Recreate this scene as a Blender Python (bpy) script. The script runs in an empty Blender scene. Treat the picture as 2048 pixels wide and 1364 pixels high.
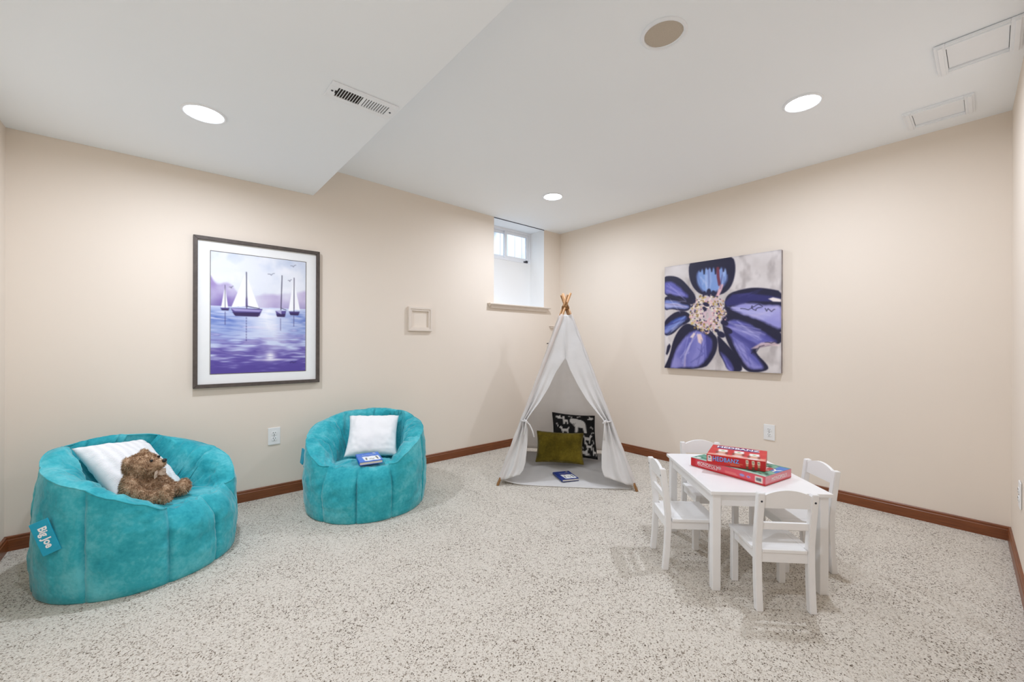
import bpy, bmesh, math, random
import numpy as np
from mathutils import Vector, Matrix, noise
from mathutils.bvhtree import BVHTree
random.seed(7)
PI = math.pi
SC = bpy.context.scene
COL = SC.collection

# ------------------------------------------------------------------ camera, world, exposure
cam_d = bpy.data.cameras.new('camera')
cam = bpy.data.objects.new('camera', cam_d)
COL.objects.link(cam)
_R = Vector((0.76015689, -0.64973304, 0.002911))
_U = Vector((-0.00221282, 0.00189138, 0.99999576))
_F = Vector((0.64973579, 0.76016011, 0.0))
cam.matrix_world = Matrix(((_R.x, _U.x, -_F.x, -3.6077), (_R.y, _U.y, -_F.y, -3.3430), (_R.z, _U.z, -_F.z, 1.09), (0, 0, 0, 1)))
cam_d.sensor_fit = 'HORIZONTAL'
cam_d.sensor_width = 36.0
cam_d.lens = 818.28 / 2048 * 36.0
cam_d.shift_y = 6.7 / 2048
cam_d.clip_start = 0.02
SC.camera = cam

w = bpy.data.worlds.new('sky_world')
SC.world = w
w.use_nodes = True
w.node_tree.nodes['Background'].inputs[0].default_value = (0.80, 0.90, 1.0, 1)
w.node_tree.nodes['Background'].inputs[1].default_value = 5.0
LAMP = 12.0                        # radiance of each recessed lamp lens
LAMP_W = 10.0                      # output of each lamp
LAMP_SPREAD = 174.0
LAMP_COL = (0.905, 0.985, 1.12)

SC.view_settings.view_transform = 'Standard'
SC.view_settings.look = 'None'
SC.view_settings.gamma = 1.0
SC.view_settings.use_curve_mapping = False
SC.view_settings.exposure = 0.41
SC.cycles.max_bounces = 7
SC.cycles.diffuse_bounces = 6
SC.cycles.use_adaptive_sampling = True
SC.cycles.adaptive_threshold = 0.04

# ------------------------------------------------------------------ materials
def lin(c):
    return tuple((x / 255 / 12.92) if x / 255 <= 0.04045 else ((x / 255 + 0.055) / 1.055) ** 2.4 for x in c)

class NT:
    """small helper around a node tree"""
    def __init__(s, name):
        s.m = bpy.data.materials.new(name)
        s.m.use_nodes = True
        s.t = s.m.node_tree
        s.b = s.t.nodes['Principled BSDF']
        s.out = s.t.nodes['Material Output']
    def n(s, typ, **kw):
        nd = s.t.nodes.new(typ)
        for k, v in kw.items():
            setattr(nd, k, v)
        return nd
    def l(s, a, b):
        s.t.links.new(a, b)
    def coord(s, kind='Object', scale=None):
        tc = s.n('ShaderNodeTexCoord')
        if scale is None:
            return tc.outputs[kind]
        mp = s.n('ShaderNodeMapping')
        mp.inputs['Scale'].default_value = scale
        s.l(tc.outputs[kind], mp.inputs[0])
        return mp.outputs[0]
    def noise(s, co, scale, detail=3.0, rough=0.55):
        nd = s.n('ShaderNodeTexNoise')
        nd.inputs['Scale'].default_value = scale
        nd.inputs['Detail'].default_value = detail
        nd.inputs['Roughness'].default_value = rough
        s.l(co, nd.inputs['Vector'])
        return nd.outputs[0]
    def ramp(s, fac, stops):
        r = s.n('ShaderNodeValToRGB')
        e = r.color_ramp.elements
        while len(e) < len(stops):
            e.new(0.5)
        for el, (p, c) in zip(e, stops):
            el.position = p
            el.color = (*c, 1)
        s.l(fac, r.inputs[0])
        return r.outputs[0]
    def bump(s, h, strength, dist):
        b = s.n('ShaderNodeBump')
        b.inputs['Strength'].default_value = strength
        b.inputs['Distance'].default_value = dist
        s.l(h, b.inputs['Height'])
        s.l(b.outputs[0], s.b.inputs['Normal'])
        return b

def mat(name, rgb, rough=0.6, var=0.06, scale=12.0, bump=0.0, bscale=60.0, bdist=0.002, metal=0.0, sheen=0.0, spec=None, detail=2.0):
    """plain surface: base colour with a little procedural mottling and fine relief"""
    k = NT(name)
    c = lin(rgb)
    co = k.coord()
    nz = k.noise(co, scale, detail)
    k.l(k.ramp(nz, [(0.3, tuple(x * (1 - var) for x in c)), (0.7, tuple(min(1, x * (1 + var)) for x in c))]), k.b.inputs['Base Color'])
    k.b.inputs['Roughness'].default_value = rough
    k.b.inputs['Metallic'].default_value = metal
    if spec is not None:
        k.b.inputs['Specular IOR Level'].default_value = spec
    if sheen:
        k.b.inputs['Sheen Weight'].default_value = sheen
    if bump:
        k.bump(k.noise(co, bscale, 2.0), bump, bdist)
    return k.m

def mat_vcol(name, rough=0.6, bump=0.0, bscale=200.0, sheen=0.0):
    """printed surface: colours from the mesh's own colour attribute"""
    k = NT(name)
    a = k.n('ShaderNodeAttribute')
    a.attribute_name = 'Col'
    k.l(a.outputs['Color'], k.b.inputs['Base Color'])
    k.b.inputs['Roughness'].default_value = rough
    if sheen:
        k.b.inputs['Sheen Weight'].default_value = sheen
    if bump:
        k.bump(k.noise(k.coord(), bscale, 2.0), bump, 0.001)
    return k.m

M = {}
M['wall'] = mat('wall_paint', (234, 222, 208), 0.75, 0.012, 1.5, detail=1.0)
M['ceiling'] = mat('ceiling_paint', (247, 251, 254), 0.8, 0.008, 2.0, detail=1.0)
M['niche'] = mat('niche_white_paint', (243, 243, 242), 0.7, 0.01, 3.0, detail=1.0)
M['white_paint'] = mat('white_furniture_paint', (240, 239, 238), 0.35, 0.012, 9.0)
M['white_trim'] = mat('white_trim_paint', (244, 247, 250), 0.45, 0.012, 9.0)
M['beige_trim'] = mat('beige_painted_wood', (228, 216, 203), 0.55, 0.02, 20.0)
M['plastic_white'] = mat('white_plastic', (238, 238, 237), 0.35, 0.01, 20.0)
M['black'] = mat('black_plastic', (18, 18, 18), 0.5, 0.1, 40.0)
M['dark_gap'] = mat('dark_duct', (52, 45, 38), 0.8, 0.2, 60.0)
M['vinyl'] = mat('white_vinyl', (240, 242, 246), 0.35, 0.01, 10.0)
M['metal'] = mat('dark_metal', (70, 72, 80), 0.35, 0.1, 40.0, metal=0.7)
M['grille'] = mat('tan_speaker_cloth', (192, 180, 164), 0.85, 0.06, 300.0, 0.3, 900, 0.0006)
M['well'] = mat('window_well_panel', (160, 165, 172), 0.6, 0.05, 6.0)
M['rope'] = mat('jute_rope', (150, 105, 60), 0.85, 0.2, 120.0)
M['pages'] = mat('book_pages', (226, 220, 208), 0.8, 0.05, 300.0)
M['frame_wood'] = mat('grey_brown_wood', (82, 72, 66), 0.55, 0.18, 45.0, 0.2, 120, 0.001)
M['matboard'] = mat('white_matboard', (242, 242, 241), 0.75, 0.008, 20.0)
M['print'] = mat_vcol('printed_paper', 0.6)
M['canvas_print'] = mat_vcol('printed_canvas', 0.5, 0.15, 500.0)
M['carton'] = mat_vcol('printed_carton', 0.35)
M['cloth_print'] = mat_vcol('printed_cloth', 0.9, 0.3, 500.0)
M['red_carton'] = mat('red_carton', (203, 32, 36), 0.35, 0.03, 20)
M['ink_white'] = mat('white_print', (245, 242, 240), 0.4, 0.01, 20)
M['ink_blue'] = mat('blue_print', (120, 180, 245), 0.4, 0.03, 20)
M['ink_dark'] = mat('dark_blue_print', (28, 40, 120), 0.4, 0.03, 20)
M['ink_yellow'] = mat('yellow_print', (250, 205, 90), 0.4, 0.03, 20)
M['cover_navy'] = mat('navy_book_cover', (18, 50, 130), 0.35, 0.05, 30)
M['cover_blue'] = mat('bright_blue_book_cover', (18, 98, 200), 0.35, 0.05, 30)
M['tag'] = mat('turquoise_tag_cloth', (18, 160, 190), 0.6, 0.05, 40)
M['bow'] = mat('tan_satin_ribbon', (205, 180, 160), 0.4, 0.05, 40)

def mk_carpet():
    k = NT('speckled_berber_carpet')
    co = k.coord('Object')
    v = k.n('ShaderNodeTexVoronoi')
    v.inputs['Scale'].default_value = 250.0
    v.inputs['Randomness'].default_value = 1.0
    k.l(co, v.inputs['Vector'])
    sep = k.n('ShaderNodeSeparateColor')
    k.l(v.outputs['Color'], sep.inputs[0])
    big = k.noise(co, 5.0, 1.0)
    mid = k.noise(co, 60.0, 1.0)
    ad = k.n('ShaderNodeMath', operation='MULTIPLY_ADD')
    ad.inputs[1].default_value = 0.30
    k.l(big, ad.inputs[0])
    k.l(sep.outputs[0], ad.inputs[2])
    ad2 = k.n('ShaderNodeMath', operation='MULTIPLY_ADD')
    ad2.inputs[1].default_value = 0.55
    k.l(mid, ad2.inputs[0])
    k.l(ad.outputs[0], ad2.inputs[2])
    col = k.ramp(ad2.outputs[0], [(0.34, lin((78, 67, 56))), (0.47, lin((136, 124, 110))), (0.60, lin((190, 181, 169))), (1.0, lin((216, 209, 198)))])
    k.l(col, k.b.inputs['Base Color'])
    k.b.inputs['Roughness'].default_value = 0.95
    k.b.inputs['Specular IOR Level'].default_value = 0.1
    sm = k.n('ShaderNodeTexVoronoi', feature='F1')
    sm.inputs['Scale'].default_value = 150.0
    k.l(co, sm.inputs['Vector'])
    inv = k.n('ShaderNodeMath', operation='SUBTRACT')
    inv.inputs[0].default_value = 1.0
    k.l(sm.outputs['Distance'], inv.inputs[1])
    k.bump(inv.outputs[0], 0.7, 0.004)
    return k.m
M['carpet'] = mk_carpet()

def mk_wood(name, a, b, scale=(3, 3, 40), rough=0.4):
    k = NT(name)
    co = k.coord('Object', scale)
    nz = k.noise(co, 4.0, 6.0, 0.6)
    k.l(k.ramp(nz, [(0.3, lin(a)), (0.7, lin(b))]), k.b.inputs['Base Color'])
    k.b.inputs['Roughness'].default_value = rough
    k.bump(nz, 0.1, 0.001)
    return k.m
M['base_wood'] = mk_wood('brown_stained_wood', (104, 55, 26), (140, 80, 42), (2, 2, 60), 0.35)
M['pole_wood'] = mk_wood('pine_pole', (150, 104, 62), (196, 150, 100), (30, 30, 3), 0.5)

def mk_plush(name, a, b, c):
    k = NT(name)
    co = k.coord('Object')
    n1 = k.noise(co, 7.0, 4.0, 0.6)
    n2 = k.noise(co, 70.0, 2.0, 0.5)
    ad = k.n('ShaderNodeMath', operation='MULTIPLY_ADD')
    ad.inputs[1].default_value = 0.25
    k.l(n2, ad.inputs[0])
    k.l(n1, ad.inputs[2])
    k.l(k.ramp(ad.outputs[0], [(0.42, lin(a)), (0.62, lin(b)), (0.82, lin(c))]), k.b.inputs['Base Color'])
    k.b.inputs['Roughness'].default_value = 0.9
    k.b.inputs['Sheen Weight'].default_value = 0.35
    k.b.inputs['Sheen Roughness'].default_value = 0.4
    k.b.inputs['Specular IOR Level'].default_value = 0.15
    h = k.noise(co, 22.0, 3.0, 0.6)
    k.bump(h, 0.35, 0.012)
    return k.m
M['teal'] = mk_plush('turquoise_microplush', (36, 148, 162), (60, 172, 184), (102, 196, 205))
M['olive'] = mk_plush('olive_velvet', (78, 68, 14), (100, 88, 22), (128, 112, 36))

def mk_fabric(name, rgb, transl=0.35, wr=0.25):
    """thin white cotton that lets some light through"""
    k = NT(name)
    co = k.coord('Object')
    nz = k.noise(co, 14.0, 3.0)
    c = lin(rgb)
    colr = k.ramp(nz, [(0.3, tuple(x * 0.97 for x in c)), (0.7, c)])
    k.l(colr, k.b.inputs['Base Color'])
    k.b.inputs['Roughness'].default_value = 0.9
    k.b.inputs['Specular IOR Level'].default_value = 0.1
    weave = k.noise(k.coord('Object', (1, 1, 1)), 420.0, 1.0)
    ad = k.n('ShaderNodeMath', operation='MULTIPLY_ADD')
    ad.inputs[1].default_value = 0.05
    k.l(weave, ad.inputs[0])
    k.l(nz, ad.inputs[2])
    k.bump(ad.outputs[0], wr, 0.012)
    if transl:
        tr = k.n('ShaderNodeBsdfTranslucent')
        k.l(colr, tr.inputs[0])
        mx = k.n('ShaderNodeMixShader')
        mx.inputs[0].default_value = transl
        k.l(k.b.outputs[0], mx.inputs[1])
        k.l(tr.outputs[0], mx.inputs[2])
        k.l(mx.outputs[0], k.out.inputs[0])
    return k.m
M['cotton'] = mk_fabric('white_cotton', (250, 248, 246), 0.5)
M['pillow_white'] = mk_fabric('white_pillow_cotton', (240, 240, 241), 0.0, 0.12)

def mk_knit():
    k = NT('white_ribbed_knit')
    co = k.coord('Object')
    wv = k.n('ShaderNodeTexWave', wave_type='BANDS', bands_direction='X')
    wv.inputs['Scale'].default_value = 8.0
    wv.inputs['Distortion'].default_value = 0.4
    k.l(co, wv.inputs['Vector'])
    wv2 = k.n('ShaderNodeTexWave', wave_type='BANDS', bands_direction='Y')
    wv2.inputs['Scale'].default_value = 45.0
    k.l(co, wv2.inputs['Vector'])
    mu = k.n('ShaderNodeMath', operation='MULTIPLY')
    k.l(wv.outputs[1], mu.inputs[0])
    k.l(wv2.outputs[1], mu.inputs[1])
    k.b.inputs['Base Color'].default_value = (*lin((240, 240, 241)), 1)
    k.b.inputs['Roughness'].default_value = 0.9
    k.bump(mu.outputs[0], 0.5, 0.006)
    return k.m
M['knit'] = mk_knit()

def mk_fur():
    k = NT('brown_plush_fur')
    co = k.coord('Object')
    nz = k.noise(co, 60.0, 3.0)
    k.l(k.ramp(nz, [(0.3, lin((128, 98, 72))), (0.5, lin((180, 148, 118))), (0.7, lin((222, 196, 168)))]), k.b.inputs['Base Color'])
    k.b.inputs['Roughness'].default_value = 0.8
    k.b.inputs['Specular IOR Level'].default_value = 0.2
    return k.m
M['fur'] = mk_fur()

def mk_lens():
    k = NT('lit_lamp_lens')
    k.b.inputs['Base Color'].default_value = (0.9, 0.9, 0.9, 1)
    k.b.inputs['Emission Color'].default_value = (*LAMP_COL, 1)
    k.b.inputs['Emission Strength'].default_value = LAMP
    return k.m
M['lens'] = mk_lens()

def mk_glass():
    k = NT('window_glass')
    k.b.inputs['Base Color'].default_value = (1, 1, 1, 1)
    k.b.inputs['Roughness'].default_value = 0.02
    k.b.inputs['Transmission Weight'].default_value = 1.0
    k.b.inputs['IOR'].default_value = 1.05
    return k.m
M['glass'] = mk_glass()

# ------------------------------------------------------------------ mesh helpers
def obj(name, verts, faces, m, parent=None, smooth=False):
    me = bpy.data.meshes.new(name)
    me.from_pydata([tuple(v) for v in verts], [], [tuple(f) for f in faces])
    me.validate()
    bm = bmesh.new()
    bm.from_mesh(me)
    bmesh.ops.recalc_face_normals(bm, faces=bm.faces)
    bm.to_mesh(me)
    bm.free()
    me.materials.append(m)
    if smooth:
        me.polygons.foreach_set('use_smooth', [True] * len(me.polygons))
    o = bpy.data.objects.new(name, me)
    COL.objects.link(o)
    o.parent = parent
    return o

def obj_bm(name, bm, m, parent=None, smooth=False):
    me = bpy.data.meshes.new(name)
    bmesh.ops.recalc_face_normals(bm, faces=bm.faces)
    bm.to_mesh(me)
    bm.free()
    me.materials.append(m)
    if smooth:
        me.polygons.foreach_set('use_smooth', [True] * len(me.polygons))
    o = bpy.data.objects.new(name, me)
    COL.objects.link(o)
    o.parent = parent
    return o

def bm_box(bm, x0, x1, y0, y1, z0, z1, bev=0.0, mtx=None):
    r = bmesh.ops.create_cube(bm, size=1.0)
    vs = r['verts']
    for v in vs:
        v.co = Vector((x0 + (v.co.x + 0.5) * (x1 - x0), y0 + (v.co.y + 0.5) * (y1 - y0), z0 + (v.co.z + 0.5) * (z1 - z0)))
    if bev:
        es = list({e for v in vs for e in v.link_edges})
        rb = bmesh.ops.bevel(bm, geom=es, offset=bev, segments=2, affect='EDGES', profile=0.6)
        vs = list({v for f in rb['faces'] for v in f.verts} | {v for v in vs if v.is_valid})
    if mtx is not None:
        for v in vs:
            v.co = mtx @ v.co
    return vs

def box(name, b, m, parent=None, bev=0.0, mtx=None):
    bm = bmesh.new()
    bm_box(bm, *b, bev=bev, mtx=mtx)
    return obj_bm(name, bm, m, parent)

def bm_tube(bm, pts, rad, seg=12, cap=True):
    """tube along points; rad one number or one per point"""
    rings = []
    pts = [Vector(p) for p in pts]
    for i, p in enumerate(pts):
        d = (pts[min(i + 1, len(pts) - 1)] - pts[max(i - 1, 0)]).normalized()
        a = d.cross(Vector((0, 0, 1)))
        if a.length < 1e-4:
            a = d.cross(Vector((1, 0, 0)))
        a.normalize()
        b = d.cross(a)
        r = rad[i] if isinstance(rad, (list, tuple)) else rad
        rings.append([bm.verts.new(p + a * (r * math.cos(2 * PI * k / seg)) + b * (r * math.sin(2 * PI * k / seg))) for k in range(seg)])
    for i in range(len(rings) - 1):
        for k in range(seg):
            bm.faces.new((rings[i][k], rings[i][(k + 1) % seg], rings[i + 1][(k + 1) % seg], rings[i + 1][k]))
    if cap:
        bm.faces.new(rings[0][::-1])
        bm.faces.new(rings[-1])

def tube(name, pts, rad, m, parent=None, seg=12):
    bm = bmesh.new()
    bm_tube(bm, pts, rad, seg)
    o = obj_bm(name, bm, m, parent, True)
    return o

def bm_lathe(bm, prof, seg=48, closed=False):
    rings = [[bm.verts.new((r * math.cos(2 * PI * k / seg), r * math.sin(2 * PI * k / seg), z)) for k in range(seg)] for r, z in prof]
    for i in range(len(rings) - (0 if closed else 1)):
        a, b = rings[i], rings[(i + 1) % len(rings)]
        for k in range(seg):
            bm.faces.new((a[k], a[(k + 1) % seg], b[(k + 1) % seg], b[k]))
    return rings

def thing(name, label, cat, loc=(0, 0, 0), rotz=0.0, group=None):
    o = bpy.data.objects.new(name, None)
    o.empty_display_size = 0.05
    COL.objects.link(o)
    o.location = loc
    o.rotation_euler = (0, 0, rotz)
    return tag(o, label, cat, group)

def tag(o, label, cat, group=None):
    o['label'] = label
    o['category'] = cat
    if group:
        o['group'] = group
    return o

def struct(o):
    o['kind'] = 'structure'
    return o

def copy_tree(o, parent=None):
    c = o.copy()
    COL.objects.link(c)
    c.parent = parent
    for ch in list(o.children):
        copy_tree(ch, c)
    return c

def text_mesh(body, size, extr=0.0, bold=0.0, spacing=1.0):
    """flat lettering as (verts, faces), centred on the origin in its own XY plane"""
    cu = bpy.data.curves.new('lettering_curve', 'FONT')
    cu.body = body
    cu.size = size
    cu.align_x = 'CENTER'
    cu.align_y = 'CENTER'
    cu.offset = bold
    cu.extrude = extr
    cu.space_character = spacing
    cu.resolution_u = 3
    t = bpy.data.objects.new('lettering_curve', cu)
    COL.objects.link(t)
    dg = bpy.context.evaluated_depsgraph_get()
    me = bpy.data.meshes.new_from_object(t.evaluated_get(dg))
    vs = [v.co.copy() for v in me.vertices]
    fs = [tuple(p.vertices) for p in me.polygons]
    bpy.data.objects.remove(t)
    bpy.data.meshes.remove(me)
    return vs, fs

def lettering(body, size, m, parent, mtx, extr=0.0003, bold=0.0, spacing=1.0, warp=None, name='lettering', sx=1.0):
    vs, fs = text_mesh(body, size, extr, bold, spacing)
    out = []
    for v in vs:
        v = Vector((v.x * sx, v.y, v.z))
        if warp:
            v = warp(v)
        out.append(mtx @ v)
    return obj(name, out, fs, m, parent)

# ------------------------------------------------------------------ raster painter for flat prints
class Paint:
    """small numpy canvas, u right, v down, both 0..1; colours in sRGB 0..255"""
    def __init__(s, w, h, base=(255, 255, 255), seed=1):
        s.w, s.h = w, h
        s.rng = np.random.RandomState(seed)
        s.a = np.ones((h, w, 3)) * np.array(base, float)
        s.U, s.V = np.meshgrid((np.arange(w) + 0.5) / w, (np.arange(h) + 0.5) / h)
    def noise(s, fu, fv, octv=3, stretch=None):
        out = np.zeros((s.h, s.w))
        amp, tot = 1.0, 0.0
        for o in range(octv):
            gw, gh = max(2, int(fu * 2 ** o) + 2), max(2, int(fv * 2 ** o) + 2)
            g = s.rng.rand(gh, gw)
            x = s.U * (gw - 1.001)
            y = s.V * (gh - 1.001)
            xi, yi = x.astype(int), y.astype(int)
            fx, fy = x - xi, y - yi
            fx, fy = fx * fx * (3 - 2 * fx), fy * fy * (3 - 2 * fy)
            n = (g[yi, xi] * (1 - fx) + g[yi, xi + 1] * fx) * (1 - fy) + (g[yi + 1, xi] * (1 - fx) + g[yi + 1, xi + 1] * fx) * fy
            out += n * amp
            tot += amp
            amp *= 0.5
        return out / tot
    def blend(s, mask, col):
        m = np.clip(mask, 0, 1)[..., None]
        s.a = s.a * (1 - m) + np.array(col, float) * m
    def sdf_poly(s, pts):
        x, y = s.U * s.w, s.V * s.h
        P = [(p[0] * s.w, p[1] * s.h) for p in pts]
        inside = np.zeros_like(x, bool)
        d = np.full_like(x, 1e9)
        n = len(P)
        for i in range(n):
            x0, y0 = P[i]
            x1, y1 = P[(i + 1) % n]
            dx, dy = x1 - x0, y1 - y0
            L = dx * dx + dy * dy + 1e-9
            t = np.clip(((x - x0) * dx + (y - y0) * dy) / L, 0, 1)
            d = np.minimum(d, np.hypot(x - x0 - t * dx, y - y0 - t * dy))
            c = ((y0 > y) != (y1 > y)) & (x < (x1 - x0) * (y - y0) / (y1 - y0 + 1e-12) + x0)
            inside ^= c
        return np.where(inside, -d, d)
    def poly(s, pts, col, soft=1.0, alpha=1.0, tex=None):
        m = np.clip(0.5 - s.sdf_poly(pts) / soft, 0, 1) * alpha
        if tex is not None:
            m = m * tex
        s.blend(m, col)
    def line(s, pts, wd, col, alpha=1.0, soft=1.0, tex=None):
        x, y = s.U * s.w, s.V * s.h
        d = np.full_like(x, 1e9)
        for (a, b) in zip(pts[:-1], pts[1:]):
            x0, y0, x1, y1 = a[0] * s.w, a[1] * s.h, b[0] * s.w, b[1] * s.h
            dx, dy = x1 - x0, y1 - y0
            L = dx * dx + dy * dy + 1e-9
            t = np.clip(((x - x0) * dx + (y - y0) * dy) / L, 0, 1)
            d = np.minimum(d, np.hypot(x - x0 - t * dx, y - y0 - t * dy))
        m = np.clip(0.5 - (d - wd / 2) / soft, 0, 1) * alpha
        if tex is not None:
            m = m * tex
        s.blend(m, col)
    def ell(s, u, v, ru, rv, col, rot=0.0, soft=1.0, alpha=1.0, tex=None):
        x, y = (s.U - u) * s.w, (s.V - v) * s.h
        c, sn = math.cos(rot), math.sin(rot)
        xr, yr = x * c + y * sn, -x * sn + y * c
        a, b = ru * s.w, rv * s.w
        q = np.hypot(xr / a, yr / b)
        m = np.clip(0.5 - (q - 1) * min(a, b) / soft, 0, 1) * alpha
        if tex is not None:
            m = m * tex
        s.blend(m, col)
    def linear(s):
        c = np.clip(s.a, 0, 255) / 255
        return np.where(c <= 0.04045, c / 12.92, ((c + 0.055) / 1.055) ** 2.4)
    def sample(s, u, v):
        L = s.linear() if not hasattr(s, '_l') else s._l
        s._l = L
        x = np.clip(np.asarray(u) * s.w - 0.5, 0, s.w - 1.001)
        y = np.clip(np.asarray(v) * s.h - 0.5, 0, s.h - 1.001)
        xi, yi = x.astype(int), y.astype(int)
        fx, fy = (x - xi)[..., None], (y - yi)[..., None]
        x1, y1 = np.minimum(xi + 1, s.w - 1), np.minimum(yi + 1, s.h - 1)
        return (L[yi, xi] * (1 - fx) + L[yi, x1] * fx) * (1 - fy) + (L[y1, xi] * (1 - fx) + L[y1, x1] * fx) * fy

def set_cols(o, cols):
    me = o.data
    a = me.color_attributes.new('Col', 'FLOAT_COLOR', 'POINT')
    c = np.ones((len(me.vertices), 4), np.float32)
    c[:, :3] = cols
    a.data.foreach_set('color', c.ravel())

def art_plane(name, paint, P0, du, dv, m, parent=None):
    """printed sheet: grid from P0 (top-left) along du (right) and dv (down)"""
    nx, ny = paint.w + 1, paint.h + 1
    P0, du, dv = np.array(P0, float), np.array(du, float), np.array(dv, float)
    U, V = np.meshgrid(np.linspace(0, 1, nx), np.linspace(0, 1, ny))
    co = (P0 + U[..., None] * du + V[..., None] * dv).reshape(-1, 3)
    idx = np.arange(nx * ny).reshape(ny, nx)
    q = np.stack([idx[:-1, :-1], idx[1:, :-1], idx[1:, 1:], idx[:-1, 1:]], -1).reshape(-1, 4)
    me = bpy.data.meshes.new(name)
    me.vertices.add(len(co))
    me.vertices.foreach_set('co', co.astype(np.float32).ravel())
    me.loops.add(q.size)
    me.loops.foreach_set('vertex_index', q.ravel().astype(np.int32))
    me.polygons.add(len(q))
    me.polygons.foreach_set('loop_start', np.arange(0, q.size, 4, dtype=np.int32))
    me.update(calc_edges=True)
    me.materials.append(m)
    o = bpy.data.objects.new(name, me)
    COL.objects.link(o)
    o.parent = parent
    set_cols(o, paint.sample(U.ravel(), V.ravel()))
    return o

# ------------------------------------------------------------------ the room
RL, RW, ZC, ZS, XS = 4.232, 3.419, 2.407, 2.214, -2.739
DY = 0.1275                         # the near right wall is not quite square to the others
NX0, NX1, NZ, ND = -1.0, -0.27, 1.512, 0.235   # window niche
ZTOP = 2.50

def zceil(x):
    return ZC + 0.036 * min(1.0, max(0.0, (-x - 0.9) / 1.6))

floor = struct(box('floor', (-RL - 0.15, 0.15, -RW - 0.35, 0.15, -0.08, 0.0), M['carpet']))

# left wall (y = 0) with the window niche cut out of it
vs, fs = [], []
def quad(a, b, c, d):
    n = len(vs)
    vs.extend([a, b, c, d])
    fs.append((n, n + 1, n + 2, n + 3))
def slab_y(x0, x1, z0, z1, y0=0.0, y1=0.12):
    quad((x0, y0, z0), (x1, y0, z0), (x1, y0, z1), (x0, y0, z1))
    quad((x0, y1, z0), (x1, y1, z0), (x1, y1, z1), (x0, y1, z1))
slab_y(-RL - 0.1, NX0, 0, ZTOP)
slab_y(NX0, NX1, 0, NZ)
slab_y(NX1, 0.1, 0, ZTOP)
struct(obj('wall_left', vs, fs, M['wall']))
struct(box('wall_right', (0.0, 0.12, -RW - 0.3, 0.12, 0, ZTOP), M['wall']))
struct(box('wall_far_left', (-RL - 0.12, -RL, -RW - 0.4, 0.12, 0, ZTOP), M['wall']))
vs, fs = [], []
a, b = (0.12, -RW + 0.0036), (-RL - 0.1, -RW - DY - 0.003)
for (p, q) in ((a, b), ((a[0], a[1] - 0.1), (b[0], b[1] - 0.1))):
    quad((p[0], p[1], 0), (q[0], q[1], 0), (q[0], q[1], ZTOP), (p[0], p[1], ZTOP))
struct(obj('wall_near_right', vs, fs, M['wall']))

# niche lining: white reveals, lower back wall, niche floor
vs, fs = [], []
quad((NX0, 0, NZ), (NX0, ND + 0.1, NZ), (NX0, ND + 0.1, ZTOP), (NX0, 0, ZTOP))
quad((NX1, 0, NZ), (NX1, ND + 0.1, NZ), (NX1, ND + 0.1, ZTOP), (NX1, 0, ZTOP))
quad((NX0, ND, NZ), (NX1, ND, NZ), (NX1, ND, 2.045), (NX0, ND, 2.045))
quad((NX0, ND, 2.045), (NX1, ND, 2.045), (NX1, ND + 0.1, 2.045), (NX0, ND + 0.1, 2.045))
quad((NX0, 0, NZ), (NX1, 0, NZ), (NX1, ND, NZ), (NX0, ND, NZ))
struct(obj('wall_niche', vs, fs, M['niche']))

# ceiling: main part (a touch out of level) and the dropped soffit
vs, fs = [], []
xs = [0.12, 0.0, -0.9, -1.3, -1.7, -2.1, -2.5, -2.76]
for i in range(len(xs) - 1):
    x0, x1 = xs[i], xs[i + 1]
    quad((x0, 0.0, zceil(x0)), (x1, 0.0, zceil(x1)), (x1, -RW - 0.3, zceil(x1)), (x0, -RW - 0.3, zceil(x0)))
quad((NX0, 0, ZC), (NX1, 0, ZC), (NX1, ND + 0.1, ZC), (NX0, ND + 0.1, ZC))
quad((0.12, 0.12, 2.52), (-RL - 0.12, 0.12, 2.52), (-RL - 0.12, -RW - 0.4, 2.52), (0.12, -RW - 0.4, 2.52))
struct(obj('ceiling', vs, fs, M['ceiling']))
struct(box('ceiling_soffit', (-RL - 0.05, XS, -RW - 0.3, 0.0, ZS, 2.50), M['ceiling'], bev=0.004))
struct(box('trim_1', (NX0, NX1, -0.004, 0.004, ZC - 0.006, ZC), M['metal']))

# window sill board under the niche: ledge over a small apron moulding
bm = bmesh.new()
prof = [(0.0, 1.512), (-0.052, 1.512), (-0.056, 1.506), (-0.052, 1.498), (-0.030, 1.494), (-0.026, 1.466), (-0.022, 1.462), (0.0, 1.462)]
x0, x1 = -1.085, -0.205
ra = [bm.verts.new((x0 + (0.03 if y > -0.031 and z < 1.5 else 0), y, z)) for y, z in prof]
rb = [bm.verts.new((x1 - (0.03 if y > -0.031 and z < 1.5 else 0), y, z)) for y, z in prof]
for i in range(len(prof)):
    j = (i + 1) % len(prof)
    bm.faces.new((ra[i], ra[j], rb[j], rb[i]))
bm.faces.new(ra)
bm.faces.new(rb[::-1])
struct(obj_bm('trim_2', bm, M['beige_trim']))

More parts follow.
